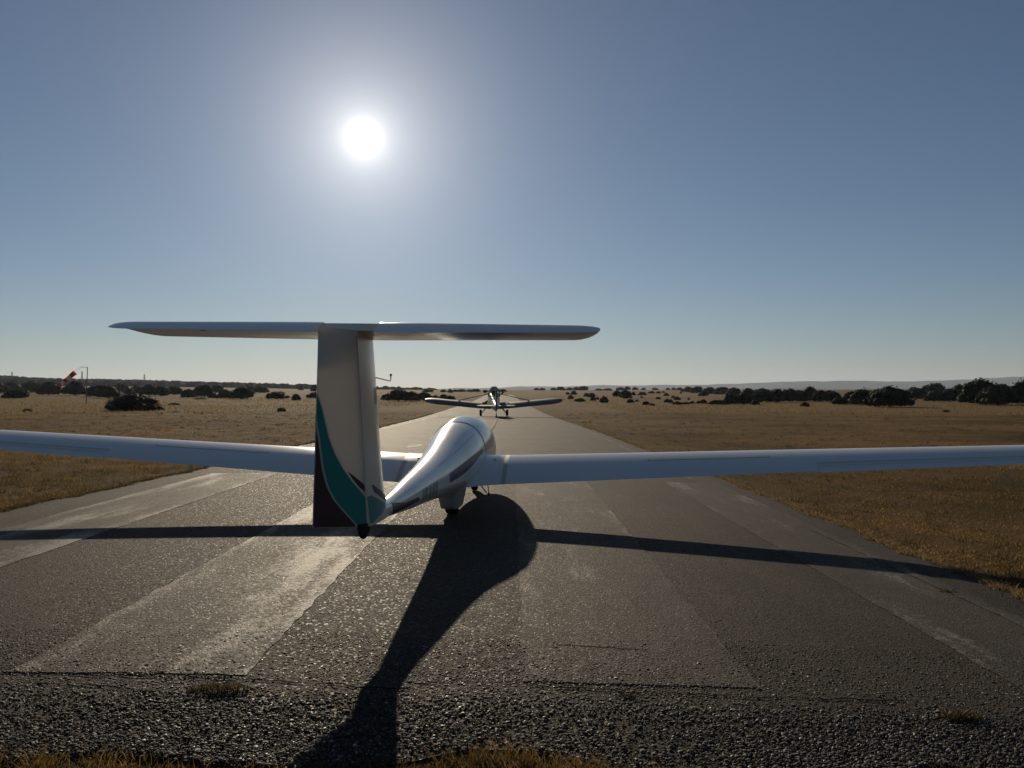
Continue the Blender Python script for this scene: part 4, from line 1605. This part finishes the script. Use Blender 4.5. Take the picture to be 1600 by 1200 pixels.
# a pale, thin bush at the left of the big bush
def twig_bush(px, py, wpx, hpx, label):
    p_ = at(px, py); k = p_.y / F
    wd, ht = wpx * k, hpx * k
    n = 500
    o = empty('dry_shrub', p_); tag(o, label, 'bush')
    a_ = rng.random(n) * 6.283; rad = np.sqrt(rng.random(n)) * wd * .5
    x, y = rad * np.cos(a_), rad * np.sin(a_)
    h = ht * (.35 + .65 * rng.random(n)) * (1 - .5 * (rad / (wd * .5)) ** 2)
    b_ = blades('foliage', x, y, h, np.full(n, .045), M['leaf2'], None, .35, z0=np.zeros(n))
    b_.parent = o
    bm = bmesh.new()
    for q in range(7):
        t_ = q * .9
        g_ = tube_rings([(0, 0, -.05), (wd * .2 * math.cos(t_), wd * .2 * math.sin(t_), ht * .45), (wd * .35 * math.cos(t_), wd * .35 * math.sin(t_), ht * .8)], [.03, .02, .008], 5)
        vs = [[bm.verts.new(v) for v in r_] for r_ in g_]
        for i in range(2):
            for j in range(5):
                bm.faces.new((vs[i][j], vs[i][(j + 1) % 5], vs[i + 1][(j + 1) % 5], vs[i + 1][j]))
    me = bpy.data.meshes.new('stem'); bm.to_mesh(me); bm.free(); me.materials.append(M['bark'])
    link(bpy.data.objects.new('stem', me), o)


twig_bush(176, 638, 20, 20, 'thin pale shrub touching the left of the big dark bush')
twig_bush(248, 641, 18, 7, 'low brown shrub touching the right of the big dark bush')
twig_bush(43, 643, 13, 6, 'low brown shrub in the straw at far left')
twig_bush(440, 643, 14, 8, 'low brown shrub in the mown field left of the fin')
twig_bush(272, 633, 18, 5, 'low brown shrub in straw right of the big bush')
twig_bush(313, 624, 20, 4, 'flat brown shrub in front of the oak row')
twig_bush(1478, 644, 10, 5, 'low brown shrub before the biggest right oaks')

# ------------------------------------------------------------------ far wood on the ridge
def far_wood():
    n = 6400
    az = np.radians(rng.uniform(-60, -5, n)); r_ = rng.uniform(880, 1330, n)
    x, y = np.sin(az) * r_, np.cos(az) * r_
    z = E(x, y)
    keep = rng.random(n) < np.clip((-np.degrees(az) - 4) / 4, .3, 1)
    x, y, z = x[keep], y[keep], z[keep]; n = len(x)
    nu, nv = 7, 5
    ang = np.linspace(0, 2 * math.pi, nu, endpoint=False); el = np.linspace(-.6, math.pi / 2, nv)
    A_, B_ = np.meshgrid(ang, el)
    U = np.stack([np.cos(A_) * np.cos(B_), np.sin(A_) * np.cos(B_), np.sin(B_)], -1).reshape(-1, 3)
    s_ = 3.0 + 3.0 * rng.random(n); hh = (2.0 + 1.8 * rng.random(n)) * np.clip((-np.degrees(np.arctan2(x, y)) + 4) / 16, .55, 1)
    V = U[None] * (1 + .35 * (rng.random((n, len(U), 1)) - .5)) * np.stack([s_, s_, hh], -1)[:, None, :] + np.stack([x, y, z + hh * .5], -1)[:, None, :]
    i_, j_ = np.meshgrid(np.arange(nv - 1), np.arange(nu), indexing='ij')
    a0 = i_ * nu + j_; b0 = i_ * nu + (j_ + 1) % nu
    q = np.stack([a0, b0, b0 + nu, a0 + nu], -1).reshape(-1, 4)
    Fq = (np.arange(n)[:, None, None] * len(U) + q[None]).reshape(-1, 4)
    tag(np_mesh('far_wood', V.reshape(-1, 3), Fq, M['wood']), 'far dark oak wood covering the low ridge on the left', 'wood', None, 'stuff')


far_wood()

# ------------------------------------------------------------------ blue hills on the horizon
def hills(name, dist, depth, pts, label):
    """ridge heights given as (pixel x, pixel y of crest)"""
    xs = np.linspace(pts[0][0], pts[-1][0], 160)
    crest = np.interp(xs, [p_[0] for p_ in pts], [p_[1] for p_ in pts])
    crest = crest + .5 * np.sin(xs / 17) + .35 * np.sin(xs / 7.3 + 1) + .2 * np.sin(xs / 3.1)
    X = (xs - 800) / F * dist
    Z = CAM_H + (HOR - crest) / F * dist
    rows = [(-1.0, 0.0), (-.7, .28), (-.45, .55), (-.2, .85), (0, 1.0), (.5, .8), (1.2, .0)]
    V = []
    for q, hfrac in rows:
        k = (dist + q * depth) / dist
        nz = 1 + .18 * np.sin(X / 330 + q * 5) * (0 < hfrac < 1)
        V.append(np.stack([X * k, np.full_like(X, dist + q * depth), -60 + (Z + 60) * hfrac * (nz if hfrac < 1 else 1)], -1))
    V = np.stack(V).reshape(-1, 3); n = len(xs)
    i_, j_ = np.meshgrid(np.arange(len(rows) - 1), np.arange(n - 1), indexing='ij')
    a0 = i_ * n + j_
    Fq = np.stack([a0, a0 + 1, a0 + 1 + n, a0 + n], -1).reshape(-1, 4)
    tag(np_mesh(name, V, Fq, M['hills'], smooth=True), label, None, None, 'structure')


hills('hills', 7200, 1500, [(-300, 612), (560, 610), (760, 606), (800, 604.5), (870, 603.5), (960, 602.5), (1060, 601.5), (1150, 600), (1200, 597), (1290, 595.5), (1400, 596), (1470, 595), (1560, 590), (1640, 587.5), (1900, 584), (2300, 590)], 'long blue hills on the right horizon')
hills('hills', 5200, 900, [(900, 612), (1060, 609), (1230, 606), (1330, 608), (1420, 606), (1560, 604), (1700, 603), (2200, 606)], 'lower blue rise in front of the long hills')

# ------------------------------------------------------------------ small things
def tuft(x, y, n, rad, hmax, label, mat):
    """one weed: a mat of blades over a crown of stems"""
    o = empty('weed_tuft', (x, y, float(E(x, y)) + RW_Z + .004)); tag(o, label, 'weed')
    a_ = rng.random(n) * 6.283; r_ = np.sqrt(rng.random(n)) * rad
    h = hmax * (.3 + .7 * rng.random(n)) * (1 - .5 * r_ / rad)
    b_ = blades('leaves', r_ * np.cos(a_) * 1.7, r_ * np.sin(a_) * .7, h, np.full(n, .004), mat, None, 1.0, z0=np.zeros(n))
    b_.parent = o
    for k in range(3):
        t_ = 2.1 * k
        tube('stalk', [(0, 0, 0), (.03 * math.cos(t_), .02 * math.sin(t_), hmax * .6), (.09 * math.cos(t_), .04 * math.sin(t_), hmax * .9)], [.0025, .002, .001], mat, o, 5)


def gp(px, py):
    y = F * (CAM_H - RW_Z) / (py - HOR); return (px - 800) / F * y, y


x, y = gp(345, 1087); tuft(x, y, 420, .09, .055, 'dark weed tuft in a crack at the end of the left painted bar', M['weed'])
x, y = gp(1500, 1097); tuft(x, y, 300, .06, .05, 'dark weed tuft on the asphalt at lower right', M['weed'])
x, y = gp(1480, 900); tuft(x, y, 120, .05, .03, 'little weed in the wing shadow near the right asphalt edge', M['weed'])
x, y = gp(975, 1082); tuft(x, y, 80, .03, .02, 'tiny weed on the crack at the end of the right painted bar', M['weed'])


def rock(px, py, s_, label, group=None):
    p_ = at(px, py)
    bm = bmesh.new(); bmesh.ops.create_icosphere(bm, subdivisions=2, radius=1)
    for v in bm.verts:
        v.co *= 1 + random.uniform(-.22, .22); v.co.x *= s_ * 1.6; v.co.y *= s_; v.co.z *= s_ * .6
    me = bpy.data.meshes.new('white_stone'); bm.to_mesh(me); bm.free(); me.materials.append(M['white_rock'])
    o = link(bpy.data.objects.new('white_stone', me)); o.location = p_ + Vector((0, 0, s_ * .25))
    tag(o, label, 'stone', group)


rock(275, 644.5, .17, 'largest white stone on the mown field right of the big bush', None)
for kq, q in enumerate( ((264, 643.5, .09), (290, 645, .08), (316, 644.5, .10), (325, 645.5, .10), (331, 645, .07), (347, 645.5, .07))):
    rock(*q, '%s small white stone from the left on the mown field beyond the left wing' % ORD[kq], 'white stones in the left field')

# ------------------------------------------------------------------ haze
def build_haze():
    m, nt, b = new_mat('haze')
    nt.nodes.remove(b)
    v = nd(nt, "ShaderNodeVolumePrincipled")
    v.inputs['Color'].default_value = (.70, .80, 1.0, 1)
    v.inputs['Density'].default_value = 0.75e-4
    v.inputs['Anisotropy'].default_value = .35
    nt.links.new(v.outputs[0], nt.nodes['Material Output'].inputs['Volume'])
    S = 13000.0; z0, z1 = -75.0, 260.0
    V = [(-S, -S, z0), (S, -S, z0), (S, S, z0), (-S, S, z0), (-S, -S, z1), (S, -S, z1), (S, S, z1), (-S, S, z1)]
    f = [(0, 3, 2, 1), (4, 5, 6, 7), (0, 1, 5, 4), (1, 2, 6, 5), (2, 3, 7, 6), (3, 0, 4, 7)]
    o = mesh_obj('haze', V, f, m)
    tag(o, 'thin blue haze over the whole plain', 'haze', None, 'stuff')


build_haze()
